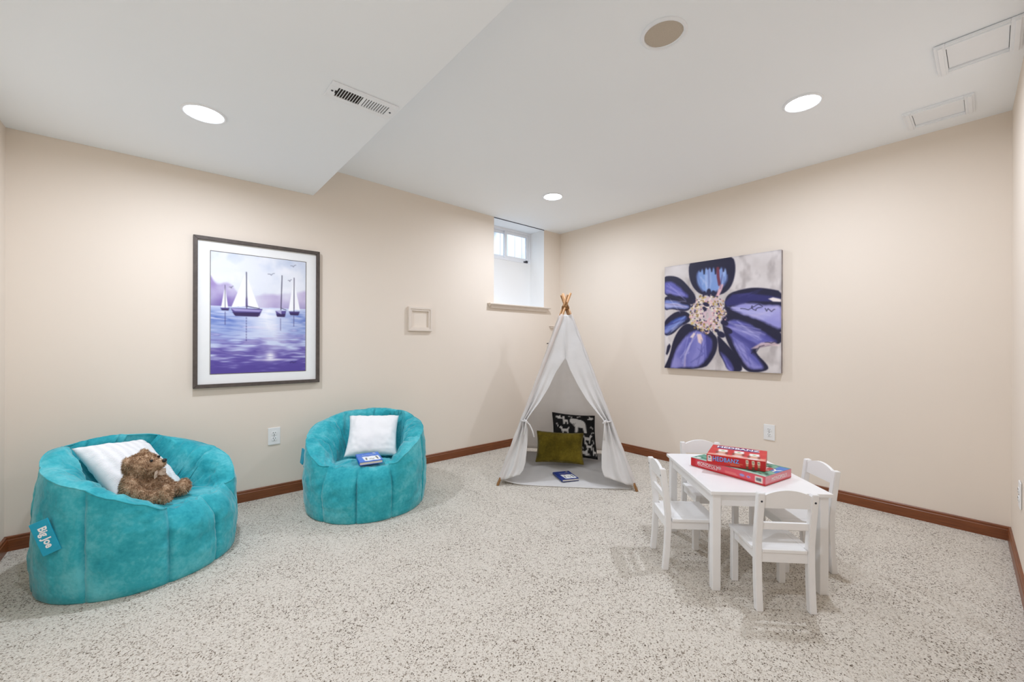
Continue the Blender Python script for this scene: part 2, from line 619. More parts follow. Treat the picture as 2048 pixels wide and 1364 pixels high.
# baseboards: brown board with a stepped cap
def baseboard(name, p, q, nrm):
    prof = [(0.0, 0.0), (0.013, 0.0), (0.013, 0.058), (0.010, 0.061), (0.010, 0.073), (0.006, 0.077), (0.0, 0.077)]
    bm = bmesh.new()
    ra = [bm.verts.new((p[0] + nrm[0] * d, p[1] + nrm[1] * d, z)) for d, z in prof]
    rb = [bm.verts.new((q[0] + nrm[0] * d, q[1] + nrm[1] * d, z)) for d, z in prof]
    for i in range(len(prof)):
        j = (i + 1) % len(prof)
        bm.faces.new((ra[i], ra[j], rb[j], rb[i]))
    bm.faces.new(ra)
    bm.faces.new(rb[::-1])
    return struct(obj_bm(name, bm, M['base_wood']))
baseboard('baseboard_left', (-RL, 0), (0, 0), (0, -1))
baseboard('baseboard_right', (0, 0), (0, -RW), (-1, 0))
baseboard('baseboard_far_left', (-RL, -RW - DY), (-RL, 0), (1, 0))
baseboard('baseboard_near_right', (0, -RW), (-RL, -RW - DY), (0, 1))

# window: two-light slider set at the back of the niche
WX0, WX1, WZ0, WZ1 = NX0, NX1, 2.045, ZC
win = bpy.data.objects.new('window_1', None)
COL.objects.link(win)
win.location = ((WX0 + WX1) / 2, ND, WZ0)
struct(win)
hw, hh = (WX1 - WX0) / 2, WZ1 - WZ0
def frame_bm(x0, x1, z0, z1, t, y0, y1, bev=0.002, tb=None):
    bm = bmesh.new()
    tb = tb or t
    bm_box(bm, x0, x1, y0, y1, z1 - t, z1, bev)
    bm_box(bm, x0, x1, y0, y1, z0, z0 + tb, bev)
    bm_box(bm, x0, x0 + t, y0, y1, z0 + tb, z1 - t, bev)
    bm_box(bm, x1 - t, x1, y0, y1, z0 + tb, z1 - t, bev)
    return bm
obj_bm('window_frame', frame_bm(-hw, hw, 0, hh, 0.026, -0.006, 0.07), M['vinyl'], win)
for (x0, x1, y0) in ((-hw + 0.026, 0.02, 0.028), (-0.02, hw - 0.026, 0.004)):
    s = obj_bm('sash', frame_bm(x0, x1, 0.026, hh - 0.026, 0.030, y0, y0 + 0.022), M['vinyl'], win)
    box('pane', (x0 + 0.030, x1 - 0.030, y0 + 0.009, y0 + 0.013, 0.056, hh - 0.056), M['glass'], s)
bm = bmesh.new()
bm_box(bm, hw - 0.11, hw - 0.05, -0.018, -0.005, 0.006, 0.022, 0.003)
bm_box(bm, hw - 0.09, hw - 0.06, -0.028, -0.016, 0.012, 0.030, 0.003)
obj_bm('latch', bm, M['metal'], win)

# window well outside
well = bpy.data.objects.new('wall_window_well', None)
COL.objects.link(well)
well.location = (-0.63, 0.40, 1.60)
struct(well)
for i in range(15):
    x = -0.95 + i * 0.13
    box('board', (x, x + 0.124, 0.55, 0.575, 0.0, 1.3), M['well'], well, bev=0.004)
box('side_wall', (-1.05, -1.0, -0.02, 0.6, 0.0, 1.3), M['well'], well)
box('side_wall', (1.05, 1.1, -0.02, 0.6, 0.0, 1.3), M['well'], well)
box('ground', (-1.05, 1.05, 0.03, 0.6, 0.0, 0.25), M['well'], well)
box('beam', (-0.2, 0.42, 0.40, 0.53, 0.98, 1.05), mat('grey_beam', (120, 120, 122), 0.7), well)

# ------------------------------------------------------------------ ceiling fittings
def downlight(x, y, z, label):
    t = thing('recessed_light', label, 'ceiling light', (x, y, z), 0, 'recessed ceiling lights')
    bm = bmesh.new()
    bm_lathe(bm, [(0.092, 0.004), (0.092, -0.002), (0.086, -0.006), (0.078, -0.004), (0.076, 0.004)], 56, closed=True)
    obj_bm('trim_ring', bm, M['white_trim'], t, True)
    bm = bmesh.new()
    r = bm_lathe(bm, [(0.076, -0.001), (0.060, -0.003), (0.03, -0.004), (0.004, -0.0045)], 56)
    bm.faces.new(r[-1])
    obj_bm('lens', bm, M['lens'], t, True)
    ld = bpy.data.lights.new('lamp_light', 'AREA')
    ld.shape = 'DISK'
    ld.size = 0.08
    ld.energy = LAMP_W
    ld.color = LAMP_COL
    ld.spread = math.radians(LAMP_SPREAD)
    lo = bpy.data.objects.new('lamp_light', ld)
    COL.objects.link(lo)
    lo.location = (0, 0, -0.008)
    lo.parent = t
    return t
downlight(-3.455, -0.842, ZS - 0.001, 'round lit recessed ceiling light in the soffit above the sailboat picture')
downlight(-0.962, -2.676, zceil(-0.962) - 0.001, 'round lit recessed ceiling light above the white table near the access panels')
downlight(-0.965, -0.806, zceil(-0.965) - 0.001, 'round lit recessed ceiling light in front of the basement window corner')
downlight(-3.455, -2.676, ZS - 0.001, 'round lit recessed ceiling light in the soffit behind the viewpoint')

# round in-ceiling speaker
t = thing('ceiling_speaker', 'round in-ceiling speaker with a tan cloth grille and pale rim', 'speaker', (-1.966, -2.424, zceil(-1.966)))
bm = bmesh.new()
bm_lathe(bm, [(0.096, 0.004), (0.096, -0.003), (0.090, -0.008), (0.081, -0.006), (0.078, 0.004)], 64, closed=True)
obj_bm('rim', bm, M['white_trim'], t, True)
bm = bmesh.new()
r = bm_lathe(bm, [(0.079, -0.001), (0.06, -0.003), (0.03, -0.004), (0.004, -0.004)], 64)
bm.faces.new(r[-1])
obj_bm('grille', bm, M['grille'], t, True)

# supply vent in the soffit
t = thing('ceiling_vent', 'white metal supply register with two banks of slats in the soffit', 'vent', (-2.908, -1.455, ZS - 0.001))
bm = bmesh.new()
X, Y = 0.150, 0.066
ix, iy = 0.115, 0.037
bm_box(bm, -X, X, iy, Y, -0.006, 0.0, 0.0015)
bm_box(bm, -X, X, -Y, -iy, -0.006, 0.0, 0.0015)
bm_box(bm, -X, -ix, -iy, iy, -0.006, 0.0, 0.0015)
bm_box(bm, ix, X, -iy, iy, -0.006, 0.0, 0.0015)
bm_box(bm, -0.006, 0.006, -iy, iy, -0.006, 0.0, 0.001)
obj_bm('face_plate', bm, M['white_trim'], t)
box('duct_backing', (-ix, ix, -iy, iy, -0.0012, -0.0004), M['dark_gap'], t)
for s, x0 in ((-1, -ix + 0.006), (1, 0.011)):
    for i in range(9):
        x = x0 + i * 0.0116
        mt = Matrix.Translation((x + 0.003, 0, -0.004)) @ Matrix.Rotation(s * 0.75, 4, 'Y')
        box('slat', (-0.0035, 0.0035, -iy, iy, -0.0006, 0.0006), M['white_trim'], t, mtx=mt)
for x in (-0.133, 0.133):
    bm = bmesh.new()
    r = bm_lathe(bm, [(0.005, -0.006), (0.004, -0.0085), (0.001, -0.009)], 12)
    bm.faces.new(r[-1])
    for v in bm.verts:
        v.co.x += x
    obj_bm('screw', bm, M['metal'], t, True)
box('damper_lever', (-0.122, -0.117, -0.012, 0.004, -0.013, -0.005), M['black'], t, bev=0.001)

# framed access panels in the ceiling
def access_panel(x0, x1, y0, y1, label):
    cx, cy = (x0 + x1) / 2, (y0 + y1) / 2
    t = thing('access_panel', label, 'access panel', (cx, cy, ZC), 0, 'access panels in the ceiling')
    hx, hy, b = (x1 - x0) / 2, (y1 - y0) / 2, 0.036
    for (a0, a1, b0, b1) in ((-hx, hx, hy - b, hy), (-hx, hx, -hy, -hy + b), (-hx, -hx + b, -hy + b, hy - b), (hx - b, hx, -hy + b, hy - b)):
        bm = bmesh.new()
        bm_box(bm, a0, a1, b0, b1, -0.012, 0.0, 0.002)
        if a1 - a0 > b1 - b0:
            m_ = (b0 + b1) / 2
            bm_box(bm, a0 + 0.004, a1 - 0.004, m_ - 0.010, m_ + 0.006, -0.018, -0.011, 0.002)
        else:
            m_ = (a0 + a1) / 2
            bm_box(bm, m_ - 0.010, m_ + 0.006, b0, b1, -0.018, -0.011, 0.002)
        obj_bm('moulding', bm, M['white_trim'], t)
    box('panel', (-hx + b + 0.002, hx - b - 0.002, -hy + b + 0.002, hy - b - 0.002, -0.004, -0.001), M['white_trim'], t)
    box('gap', (-hx + b - 0.001, hx - b + 0.001, -hy + b - 0.001, hy - b + 0.001, -0.0009, -0.0002), M['black'], t)
access_panel(-0.41, -0.16, -3.285, -3.012, 'small white framed access panel in the ceiling nearest the flower wall')
access_panel(-1.02, -0.74, -3.43, -3.175, 'larger white framed access panel in the ceiling at the right picture edge')

# ------------------------------------------------------------------ wall fittings
def outlet(loc, rotz, label):
    """local: plate in XZ facing -Y"""
    t = thing('wall_outlet', label, 'outlet', loc, rotz, 'duplex wall outlets')
    bm = bmesh.new()
    bm_box(bm, -0.039, 0.039, -0.006, 0.0, -0.061, 0.061, 0.003)
    obj_bm('cover_plate', bm, M['plastic_white'], t)
    for s in (-1, 1):
        bm = bmesh.new()
        r = bm_lathe(bm, [(0.0175, 0.0), (0.0175, 0.0022), (0.0165, 0.0028)], 28)
        bm.faces.new(r[-1])
        for v in bm.verts:
            v.co = Vector((v.co.x, -0.0058 - v.co.z, max(-0.0135, min(0.0135, v.co.y)) + s * 0.0195))
        rec = obj_bm('receptacle', bm, M['plastic_white'], t)
        for (xx, h) in ((-0.0065, 0.0085), (0.0065, 0.007)):
            box('slot', (xx - 0.0013, xx + 0.0013, -0.0092, -0.008, s * 0.0195 + 0.002, s * 0.0195 + 0.002 + h), M['black'], rec)
        box('slot', (-0.0024, 0.0024, -0.0092, -0.008, s * 0.0195 - 0.0095, s * 0.0195 - 0.0045), M['black'], rec)
    bm = bmesh.new()
    r = bm_lathe(bm, [(0.003, 0.0), (0.0022, 0.0012)], 10)
    bm.faces.new(r[-1])
    for v in bm.verts:
        v.co = Vector((v.co.x, -0.006 - v.co.z, v.co.y))
    obj_bm('screw', bm, M['metal'], t)
outlet((-2.996, -0.0005, 0.427), 0.0, 'white duplex outlet below the sailboat picture beside the smaller beanbag')
outlet((-0.0005, -2.221, 0.409), -PI / 2, 'white duplex outlet on the flower wall behind the white table')
outlet((-0.585, -RW - 0.585 * DY / RL + 0.001, 0.40), PI + 0.0301, 'white duplex outlet cut by the right picture edge')

# small empty moulding frame on the left wall
def wall_frame(x0, x1, z0, z1, label, b=0.036):
    cx, cz = (x0 + x1) / 2, (z0 + z1) / 2
    hx, hz = (x1 - x0) / 2, (z1 - z0) / 2
    t = thing('wall_frame', label, 'frame', (cx, 0, cz))
    for (a0, a1, c0, c1) in ((-hx, hx, hz - b, hz), (-hx, hx, -hz, -hz + b), (-hx, -hx + b, -hz + b, hz - b), (hx - b, hx, -hz + b, hz - b)):
        bm = bmesh.new()
        bm_box(bm, a0, a1, -0.020, -0.0005, c0, c1, 0.002)
        if a1 - a0 > c1 - c0:
            m_ = (c0 + c1) / 2 + (0.007 if c0 > 0 else -0.007)
            bm_box(bm, a0 + 0.003, a1 - 0.003, -0.026, -0.019, m_ - 0.009, m_ + 0.009, 0.002)
        else:
            m_ = (a0 + a1) / 2 + (0.007 if a0 > 0 else -0.007)
            bm_box(bm, m_ - 0.009, m_ + 0.009, -0.026, -0.019, c0 - 0.02, c1 + 0.02, 0.002)
        obj_bm('moulding', bm, M['beige_trim'], t)
    box('back_panel', (-hx + b, hx - b, -0.004, -0.0005, -hz + b, hz - b), M['wall'], t)
wall_frame(-1.965, -1.73, 1.205, 1.422, 'small empty beige moulding frame on the left wall below the ceiling step')

# things on the wall half hidden behind the tent
bm = bmesh.new()
bm_box(bm, -0.06, 0.06, -0.030, 0.0, -0.004, 0.004, 0.002)
bm_box(bm, -0.05, 0.05, -0.022, 0.0, -0.022, -0.004, 0.002)
o = obj_bm('wall_ledge', bm, M['beige_trim'])
o.location = (-0.124, -0.0005, 1.302)
tag(o, 'small beige wall ledge peeking out behind the tent top', 'ledge')
bm = bmesh.new()
bm_tube(bm, [(0, 0, 0), (0, -0.012, 0.0), (0, -0.018, 0.004)], [0.004, 0.004, 0.006], 10)
o = obj_bm('wall_hook', bm, M['metal'])
o.location = (-0.217, -0.0005, 1.101)
tag(o, 'tiny dark wall hook beside the left edge of the tent', 'hook')

# ------------------------------------------------------------------ sailboat picture on the left wall
def sail_paint():
    P = Paint(190, 266, (230, 233, 242), 3)
    U, V = P.U, P.V
    n1, n2, n3 = P.noise(4, 5, 4), 0.55 * P.noise(4, 40, 3) + 0.45 * P.noise(7, 90, 2), P.noise(7, 9, 3)
    hz = 0.445 - 0.012 * U
    # sky washes
    P.blend(np.clip((n1 - 0.42) * 3.0, 0, 1) * np.clip(1.25 - V / 0.30, 0, 1) * 0.60, (172, 188, 220))
    P.blend(np.clip((n3 - 0.5) * 3.0, 0, 1) * (V < 0.40) * 0.6, (244, 243, 250))
    # hills
    left = 0.20 + 0.16 * U / 0.40 + 0.05 * (n1 - 0.5) + 0.025 * np.sin(U * 26)
    right = 0.335 - 0.09 * np.clip((U - 0.45) / 0.55, 0, 1) + 0.05 * (n3 - 0.5)
    mk = np.clip((V - left) * 40, 0, 1) * (V < hz) * np.clip((0.46 - U) * 8, 0, 1)
    P.blend(mk * np.clip(0.25 + 1.1 * (n3 - 0.2), 0, 1), (142, 116, 184))
    P.blend(mk * np.clip((V - 0.33) * 8, 0, 1) * 0.7, (104, 84, 162))
    mk = np.clip((V - right) * 40, 0, 1) * (V < hz) * np.clip((U - 0.40) * 7, 0, 1)
    P.blend(mk * np.clip(0.15 + 1.1 * (n1 - 0.2), 0, 1), (166, 142, 196))
    P.blend(mk * np.clip((V - 0.36) * 9, 0, 1) * np.clip((U - 0.55) * 4, 0, 1) * 0.6, (112, 92, 168))
    # sea
    sea = (V >= hz).astype(float)
    P.blend(sea, (206, 214, 240))
    d = np.clip((V - hz) / (1 - hz), 0, 1)
    side = np.clip(np.abs(U - 0.57) * 3.2 - 0.25 + 0.5 * (n2 - 0.5), 0, 1)
    P.blend(sea * side * np.clip(d * 9, 0, 1) * np.clip(1.35 - d * 1.9, 0, 1) * np.clip(0.2 + 1.9 * (n2 - 0.25), 0, 1), (64, 94, 182))
    P.blend(sea * np.clip(d * 2.6 - 0.95 + 3.2 * (n2 - 0.5), 0, 1) * 0.95, (104, 88, 172))
    P.blend(sea * np.clip(d * 3.0 - 1.7 + 3.6 * (n2 - 0.5), 0, 1) * 0.75, (76, 58, 146))
    P.blend(sea * np.clip((n2 - 0.56) * 9, 0, 1) * 0.75 * np.clip(1.5 - 1.6 * d, 0, 1), (232, 234, 250))
    P.blend(sea * np.clip(1.0 - np.abs(U - 0.60 + 0.05 * np.sin(d * 9)) * 6.0, 0, 1) * np.clip(1.05 - d * 1.15, 0, 1) * np.clip((n2 - 0.30) * 4, 0, 1), (246, 247, 253))
    P.blend(sea * np.exp(-((U - 0.60) / 0.05) ** 2 - ((V - 0.865) / 0.035) ** 2) * np.clip((n2 - 0.30) * 8, 0, 1), (252, 252, 255))
    P.blend(sea * np.exp(-((U - 0.62) / 0.15) ** 2 - ((V - 0.895) / 0.008) ** 2) * 0.9, (244, 243, 253))
    W, D, B = (250, 250, 253), (38, 30, 66), (84, 70, 140)
    def hull(u0, u1, v0, v1, c=B):
        P.poly([(u0, v0), (u1, v0 - 0.004), (u1 - (u1 - u0) * 0.10, v1), (u0 + (u1 - u0) * 0.12, v1)], c, 1.2)
        P.poly([(u0 + (u1 - u0) * 0.06, v0 + (v1 - v0) * 0.6), (u1 - (u1 - u0) * 0.08, v0 + (v1 - v0) * 0.5), (u1 - (u1 - u0) * 0.14, v1 + 0.006), (u0 + (u1 - u0) * 0.15, v1 + 0.006)], (48, 30, 84), 1.2)
    # small far boat
    P.poly([(0.135, 0.275), (0.098, 0.455), (0.165, 0.455)], W)
    P.line([(0.135, 0.27), (0.137, 0.46)], 1.0, D)
    hull(0.09, 0.182, 0.458, 0.472)
    # large boat
    P.poly([(0.335, 0.165), (0.198, 0.447), (0.338, 0.437)], W)
    P.poly([(0.357, 0.20), (0.362, 0.43), (0.477, 0.445)], W)
    P.line([(0.346, 0.145), (0.350, 0.45)], 1.8, D)
    P.line([(0.350, 0.435), (0.482, 0.448)], 1.4, D)
    hull(0.188, 0.515, 0.455, 0.515)
    P.poly([(0.19, 0.458), (0.512, 0.462), (0.48, 0.478), (0.23, 0.480)], (166, 158, 210), 1.2)
    # bare mast boat
    P.line([(0.727, 0.145), (0.716, 0.45)], 1.8, D)
    P.line([(0.716, 0.435), (0.775, 0.45)], 1.2, D)
    hull(0.655, 0.775, 0.462, 0.508)
    P.poly([(0.655, 0.462), (0.72, 0.455), (0.72, 0.49)], (180, 174, 214), 1.0)
    # right boat
    P.poly([(0.858, 0.175), (0.800, 0.455), (0.858, 0.452)], W)
    P.poly([(0.872, 0.215), (0.872, 0.445), (0.935, 0.445)], W)
    P.line([(0.865, 0.155), (0.864, 0.46)], 1.6, D)
    hull(0.805, 0.932, 0.462, 0.488, (66, 52, 116))
    # broken reflections
    for u, v0, v1 in ((0.347, 0.53, 0.74), (0.712, 0.53, 0.64), (0.862, 0.50, 0.60), (0.137, 0.49, 0.60)):
        for k in range(9):
            v = v0 + (v1 - v0) * k / 9
            P.line([(u, v), (u, v + (v1 - v0) / 16)], 1.3, (52, 46, 112), 0.8)
    for u, v, s in ((0.607, 0.145, 0.035), (0.855, 0.05, 0.03), (0.815, 0.185, 0.02), (0.195, 0.285, 0.02)):
        P.line([(u - s, v - 0.002), (u - s * 0.3, v - 0.004), (u, v + 0.006), (u + s * 0.4, v - 0.008), (u + s, v - 0.014)], 1.0, (70, 70, 96), 0.9)
    P.line([(0.82, 0.925), (0.84, 0.915), (0.86, 0.925), (0.89, 0.918)], 1.4, (40, 30, 80), 0.8)
    return P

x0, x1, z0, z1 = -3.459, -2.699, 0.799, 1.788
t = thing('framed_picture', 'large framed watercolour of sailing boats on a purple sea', 'picture', ((x0 + x1) / 2, 0, (z0 + z1) / 2))
hx, hz_ = (x1 - x0) / 2, (z1 - z0) / 2
b = 0.024
for (a0, a1, c0, c1, flip) in ((-hx, hx, hz_ - b, hz_, 0), (-hx, hx, -hz_, -hz_ + b, 0), (-hx, -hx + b, -hz_, hz_, 1), (hx - b, hx, -hz_, hz_, 1)):
    bm = bmesh.new()
    vs_ = bm_box(bm, a0, a1, -0.032, -0.003, c0, c1)
    for v in bm.verts:                      # mitred corners
        if flip:
            inner = abs(v.co.x) < hx - b / 2
            if inner:
                v.co.z = math.copysign(hz_ - b, v.co.z)
        else:
            inner = abs(v.co.z) < hz_ - b / 2
            if inner:
                v.co.x = math.copysign(hx - b, v.co.x)
    bmesh.ops.bevel(bm, geom=list(bm.edges), offset=0.0015, segments=1, affect='EDGES')
    obj_bm('frame_side', bm, M['frame_wood'], t)
box('mat_board', (-hx + b, hx - b, -0.016, -0.006, -hz_ + b, hz_ - b), M['matboard'], t)
pw, ph = 0.572, 0.808
art_plane('print', sail_paint(), (-pw / 2 - 0.002, -0.0165, ph / 2 + 0.0005), (pw, 0, 0), (0, 0, -ph), M['print'], t)
obj_bm('print_border', frame_bm(-pw / 2 - 0.006, pw / 2 + 0.002, -ph / 2 - 0.003, ph / 2 + 0.004, 0.003, -0.018, -0.0155, 0.0), M['frame_wood'], t)

# ------------------------------------------------------------------ flower canvas on the right wall
def flower_paint():
    P = Paint(236, 234, (204, 196, 194), 5)
    n1, n2, n3 = P.noise(5, 5, 4), P.noise(16, 9, 3), P.noise(40, 40, 2)
    P.blend(np.clip((n1 - 0.35) * 2.2, 0, 1) * 0.8, (232, 226, 226))
    P.blend(np.clip((n2 - 0.55) * 4, 0, 1) * 0.5, (150, 140, 140))
    def c(pts):
        out = []
        for x, y in pts:
            u = (x - 90) / 1062
            top, bot = 243 - 151 * u, 1155 + 55 * u
            out.append((u, (y - top) / (bot - top)))
        return out
    NV, IN, PE, LV, BL = (20, 18, 52), (48, 46, 118), (96, 96, 176), (150, 148, 212), (64, 98, 190)
    def chaikin(p):
        for _ in range(2):
            q_ = []
            for i in range(len(p)):
                (xa, ya), (xb, yb) = p[i], p[(i + 1) % len(p)]
                q_ += [(xa * 0.75 + xb * 0.25, ya * 0.75 + yb * 0.25), (xa * 0.25 + xb * 0.75, ya * 0.25 + yb * 0.75)]
            p = q_
        return p
    cu, cv = c([(535, 665)])[0]
    ang = np.arctan2(P.V - cv, P.U - cu)
    rad = np.hypot(P.U - cu, P.V - cv)
    gr = np.random.RandomState(77).rand(6, 240)
    def polar(freq, row):
        x = (ang / (2 * PI) + 0.5) * freq + 1.6 * n1 + 2.2 * rad
        xi = np.floor(x).astype(int)
        f = x - xi
        f = f * f * (3 - 2 * f)
        return gr[row, xi % 240] * (1 - f) + gr[row, (xi + 1) % 240] * f
    st1, st2 = polar(70, 0), polar(34, 1)
    def petal(outer, inner, col, streak, bw=16):
        P.poly(c(chaikin(outer)), NV, 2.0)
        m = np.clip(0.5 - (P.sdf_poly(c(chaikin(inner))) + 5 * (n2 - 0.5)) / 6.0, 0, 1)
        P.blend(m, col)
        P.blend(m * np.clip((st2 - 0.45) * 3.0, 0, 1) * 0.75, streak)
        P.blend(m * np.clip((n1 - 0.50) * 4, 0, 1) * 0.45, (178, 172, 222))
        P.blend(m * np.clip((st1 - 0.62) * 4, 0, 1) * 0.6, IN)
        P.blend(m * np.clip((polar(50, 2) - 0.80) * 6, 0, 1) * 0.6, (226, 206, 222))
    # left upper
    petal([(60, 330), (180, 318), (270, 345), (350, 420), (420, 500), (420, 570), (370, 585), (300, 545), (200, 520), (80, 500)],
          [(80, 380), (170, 375), (250, 420), (330, 490), (340, 520), (260, 505), (170, 490), (80, 480)], PE, LV)
    petal([(80, 500), (200, 515), (300, 548), (380, 580), (350, 640), (260, 640), (170, 620), (80, 640)],
          [(80, 540), (190, 548), (280, 575), (360, 600), (300, 625), (200, 605), (80, 620)], BL, (200, 196, 226))
    # left lower
    petal([(80, 740), (150, 680), (230, 640), (320, 640), (380, 690), (360, 740), (260, 780), (180, 855), (80, 870)],
          [(85, 790), (160, 735), (250, 690), (330, 690), (300, 735), (230, 770), (170, 820), (85, 850)], BL, (226, 206, 214))
    # bottom left
    petal([(80, 1165), (150, 1040), (185, 900), (260, 790), (340, 745), (430, 790), (560, 830), (630, 880), (625, 1000), (570, 1100), (500, 1170), (80, 1170)],
          [(165, 1150), (200, 1030), (260, 920), (350, 840), (430, 810), (520, 860), (580, 900), (575, 1000), (520, 1090), (440, 1155), (165, 1155)], PE, LV)
    P.poly(c([(105, 1030), (120, 960), (145, 935), (160, 960), (140, 1010), (120, 1040)]), NV, 2.0)
    # bottom narrow
    petal([(620, 850), (680, 910), (760, 1000), (820, 1080), (860, 1200), (720, 1190), (680, 1090), (640, 1030), (635, 950)],
          [(650, 1000), (700, 1060), (740, 1110), (770, 1190), (730, 1185), (690, 1100), (655, 1040)], PE, LV)
    # right lower
    petal([(650, 680), (760, 650), (860, 680), (960, 740), (1060, 790), (1160, 850), (1160, 940), (1060, 960), (960, 985), (960, 1030), (1050, 1130), (1060, 1180), (960, 1205), (870, 1190), (790, 1060), (700, 900)],
          [(700, 735), (800, 720), (880, 750), (970, 810), (1070, 880), (1130, 930), (1050, 935), (930, 970), (920, 1020), (1010, 1120), (1010, 1175), (900, 1170), (830, 1050), (750, 900)], PE, LV)
    P.line(c([(690, 660), (780, 668), (860, 700), (960, 745), (1060, 800), (1160, 875)]), 7, NV, tex=0.6 + 0.4 * n2)
    # right upper
    petal([(690, 540), (730, 480), (820, 450), (930, 428), (1050, 440), (1180, 475), (1180, 870), (1060, 800), (940, 735), (820, 690), (690, 650)],
          [(720, 615), (830, 570), (930, 575), (1050, 600), (1180, 600), (1180, 830), (1050, 760), (940, 700), (820, 660)], LV, (172, 170, 222))
    P.poly(c([(690, 560), (760, 490), (880, 480), (1060, 505), (1150, 530), (1060, 560), (920, 555), (800, 585), (710, 600)]), IN, 4.0, 0.8)
    P.poly(c([(1055, 535), (1090, 522), (1150, 540), (1155, 565), (1090, 560)]), (238, 226, 224), 2.0)
    # top
    petal([(350, 190), (480, 150), (760, 130), (790, 230), (775, 360), (730, 450), (650, 500), (480, 500), (390, 430), (345, 320)],
          [(420, 290), (480, 260), (560, 250), (650, 250), (710, 260), (715, 350), (670, 430), (600, 470), (500, 470), (430, 400)], (126, 156, 214), (170, 190, 232))
    for k in range(9):
        x = 410 + k * 36
        P.poly(c([(x, 200), (x + 36, 195), (x + 24, 260 + 22 * (k % 3)), (x + 12, 262 + 22 * (k % 3))]), NV, 2.0)
    P.line(c([(628, 250), (632, 330), (645, 400)]), 6, (112, 36, 52), 0.9, 2)
    P.poly(c([(625, 470), (650, 400), (680, 395), (665, 450), (630, 520), (605, 520)]), (226, 178, 186), 2.5)
    P.poly(c([(430, 850), (470, 850), (490, 900), (475, 945), (445, 925)]), (234, 206, 206), 2.5)
    P.poly(c([(360, 880), (400, 835), (415, 850), (390, 885)]), (226, 210, 214), 2.5)
    P.poly(c([(920, 985), (1000, 930), (1100, 925), (1145, 960), (1060, 960), (960, 985)]), (232, 204, 204), 3, 0.8)
    rng = np.random.RandomState(12)
    for (x0_, y0_, x1_, y1_, n_, c_) in ((430, 860, 250, 1130, 7, (186, 184, 232)), (520, 880, 470, 1130, 5, (70, 70, 150)), (720, 760, 1080, 900, 7, (190, 188, 232)), (760, 900, 960, 1160, 7, (84, 84, 164)), (760, 610, 1130, 720, 6, (196, 194, 234)),
                                         (350, 540, 110, 430, 5, (170, 166, 224)), (350, 600, 110, 575, 4, (214, 210, 236)), (330, 700, 120, 830, 5, (150, 170, 222)), (520, 440, 480, 290, 5, (196, 206, 240)), (660, 440, 690, 280, 4, (60, 66, 130)), (760, 520, 1080, 470, 4, (70, 66, 132))):
        for k in range(n_):
            o1, o2 = rng.normal(0, 26, 2), rng.normal(0, 34, 2)
            f0, f1 = rng.uniform(0, 0.4), rng.uniform(0.6, 1.0)
            pa = (x0_ + (x1_ - x0_) * f0 + o1[0], y0_ + (y1_ - y0_) * f0 + o1[1])
            pb = (x0_ + (x1_ - x0_) * f1 + o2[0], y0_ + (y1_ - y0_) * f1 + o2[1])
            P.line(c([pa, pb]), rng.uniform(1.0, 3.0), c_, 0.55, 2.5, 0.5 + 0.5 * n2)
    # speckled heart
    rad = np.hypot((P.U - cu) / 0.150, (P.V - cv) / 0.165)
    core = np.clip((1.0 - rad + 0.5 * (n3 - 0.5)) * 6, 0, 1)
    P.blend(core * np.clip((n3 - 0.25) * 3, 0, 1), (214, 188, 196))
    rng = np.random.RandomState(9)
    for k in range(430):
        a_, r_ = rng.rand() * 2 * PI, (0.25 + 0.85 * rng.rand() ** 0.7)
        u, v = cu + math.cos(a_) * r_ * 0.150, cv + math.sin(a_) * r_ * 0.165
        col = [(206, 180, 110), (240, 226, 210), (150, 120, 60), (226, 176, 180), (40, 34, 74)][rng.randint(5) if r_ > 0.55 else rng.choice([1, 3, 3, 1, 4])]
        s_ = 0.004 + 0.006 * rng.rand()
        P.ell(u, v, s_, s_ * (0.6 + rng.rand()), col, rng.rand() * 3, 1.0, 0.9)
    for x, y, w_, h_, r_ in ((545, 470, 22, 36, 0), (500, 480, 16, 22, 0.3), (590, 480, 20, 30, -0.3), (690, 750, 36, 24, 0.4), (720, 820, 44, 26, 0.5), (660, 855, 40, 26, 0.6), (520, 580, 34, 18, 0.5), (505, 620, 26, 16, 0.9), (400, 545, 20, 16, 0), (570, 850, 20, 16, 0), (620, 820, 22, 16, 0.5)):
        u, v = c([(x, y)])[0]
        P.ell(u, v, w_ / 1062, h_ / 1062, (24, 22, 60), r_, 1.5)
    rng = np.random.RandomState(4)
    for (x, y, dx, dy, n) in ((830, 620, 40, 18, 8), (930, 600, 40, 14, 7), (1030, 620, 30, 26, 8), (920, 1030, 26, 30, 7), (1030, 930, 30, 8, 5)):
        pts = [(x, y)]
        for k in range(n):
            pts.append((pts[-1][0] + dx * (rng.rand() - 0.15), pts[-1][1] + dy * 2.4 * (rng.rand() - 0.5)))
        P.line(c(pts), 1.3, (22, 20, 50))
    e = np.minimum(np.minimum(P.U, 1 - P.U), np.minimum(P.V, 1 - P.V))
    P.blend(np.clip(1 - e / 0.012, 0, 1) * 0.35 * n2, (70, 66, 80))
    return P

y0, y1, z0, z1 = -2.310, -1.362, 0.875, 1.816
t = thing('flower_canvas', 'square unframed canvas painting of a huge purple flower', 'painting', (0, (y0 + y1) / 2, (z0 + z1) / 2))
hy, hz_ = (y1 - y0) / 2, (z1 - z0) / 2
box('stretcher', (-0.038, -0.002, -hy, hy, -hz_, hz_), mat('canvas_edge', (150, 142, 142), 0.8, 0.25, 14.0), t, bev=0.002)
art_plane('painted_face', flower_paint(), (-0.0385, hy, hz_), (0, -2 * hy, 0), (0, 0, -2 * hz_), M['canvas_print'], t)

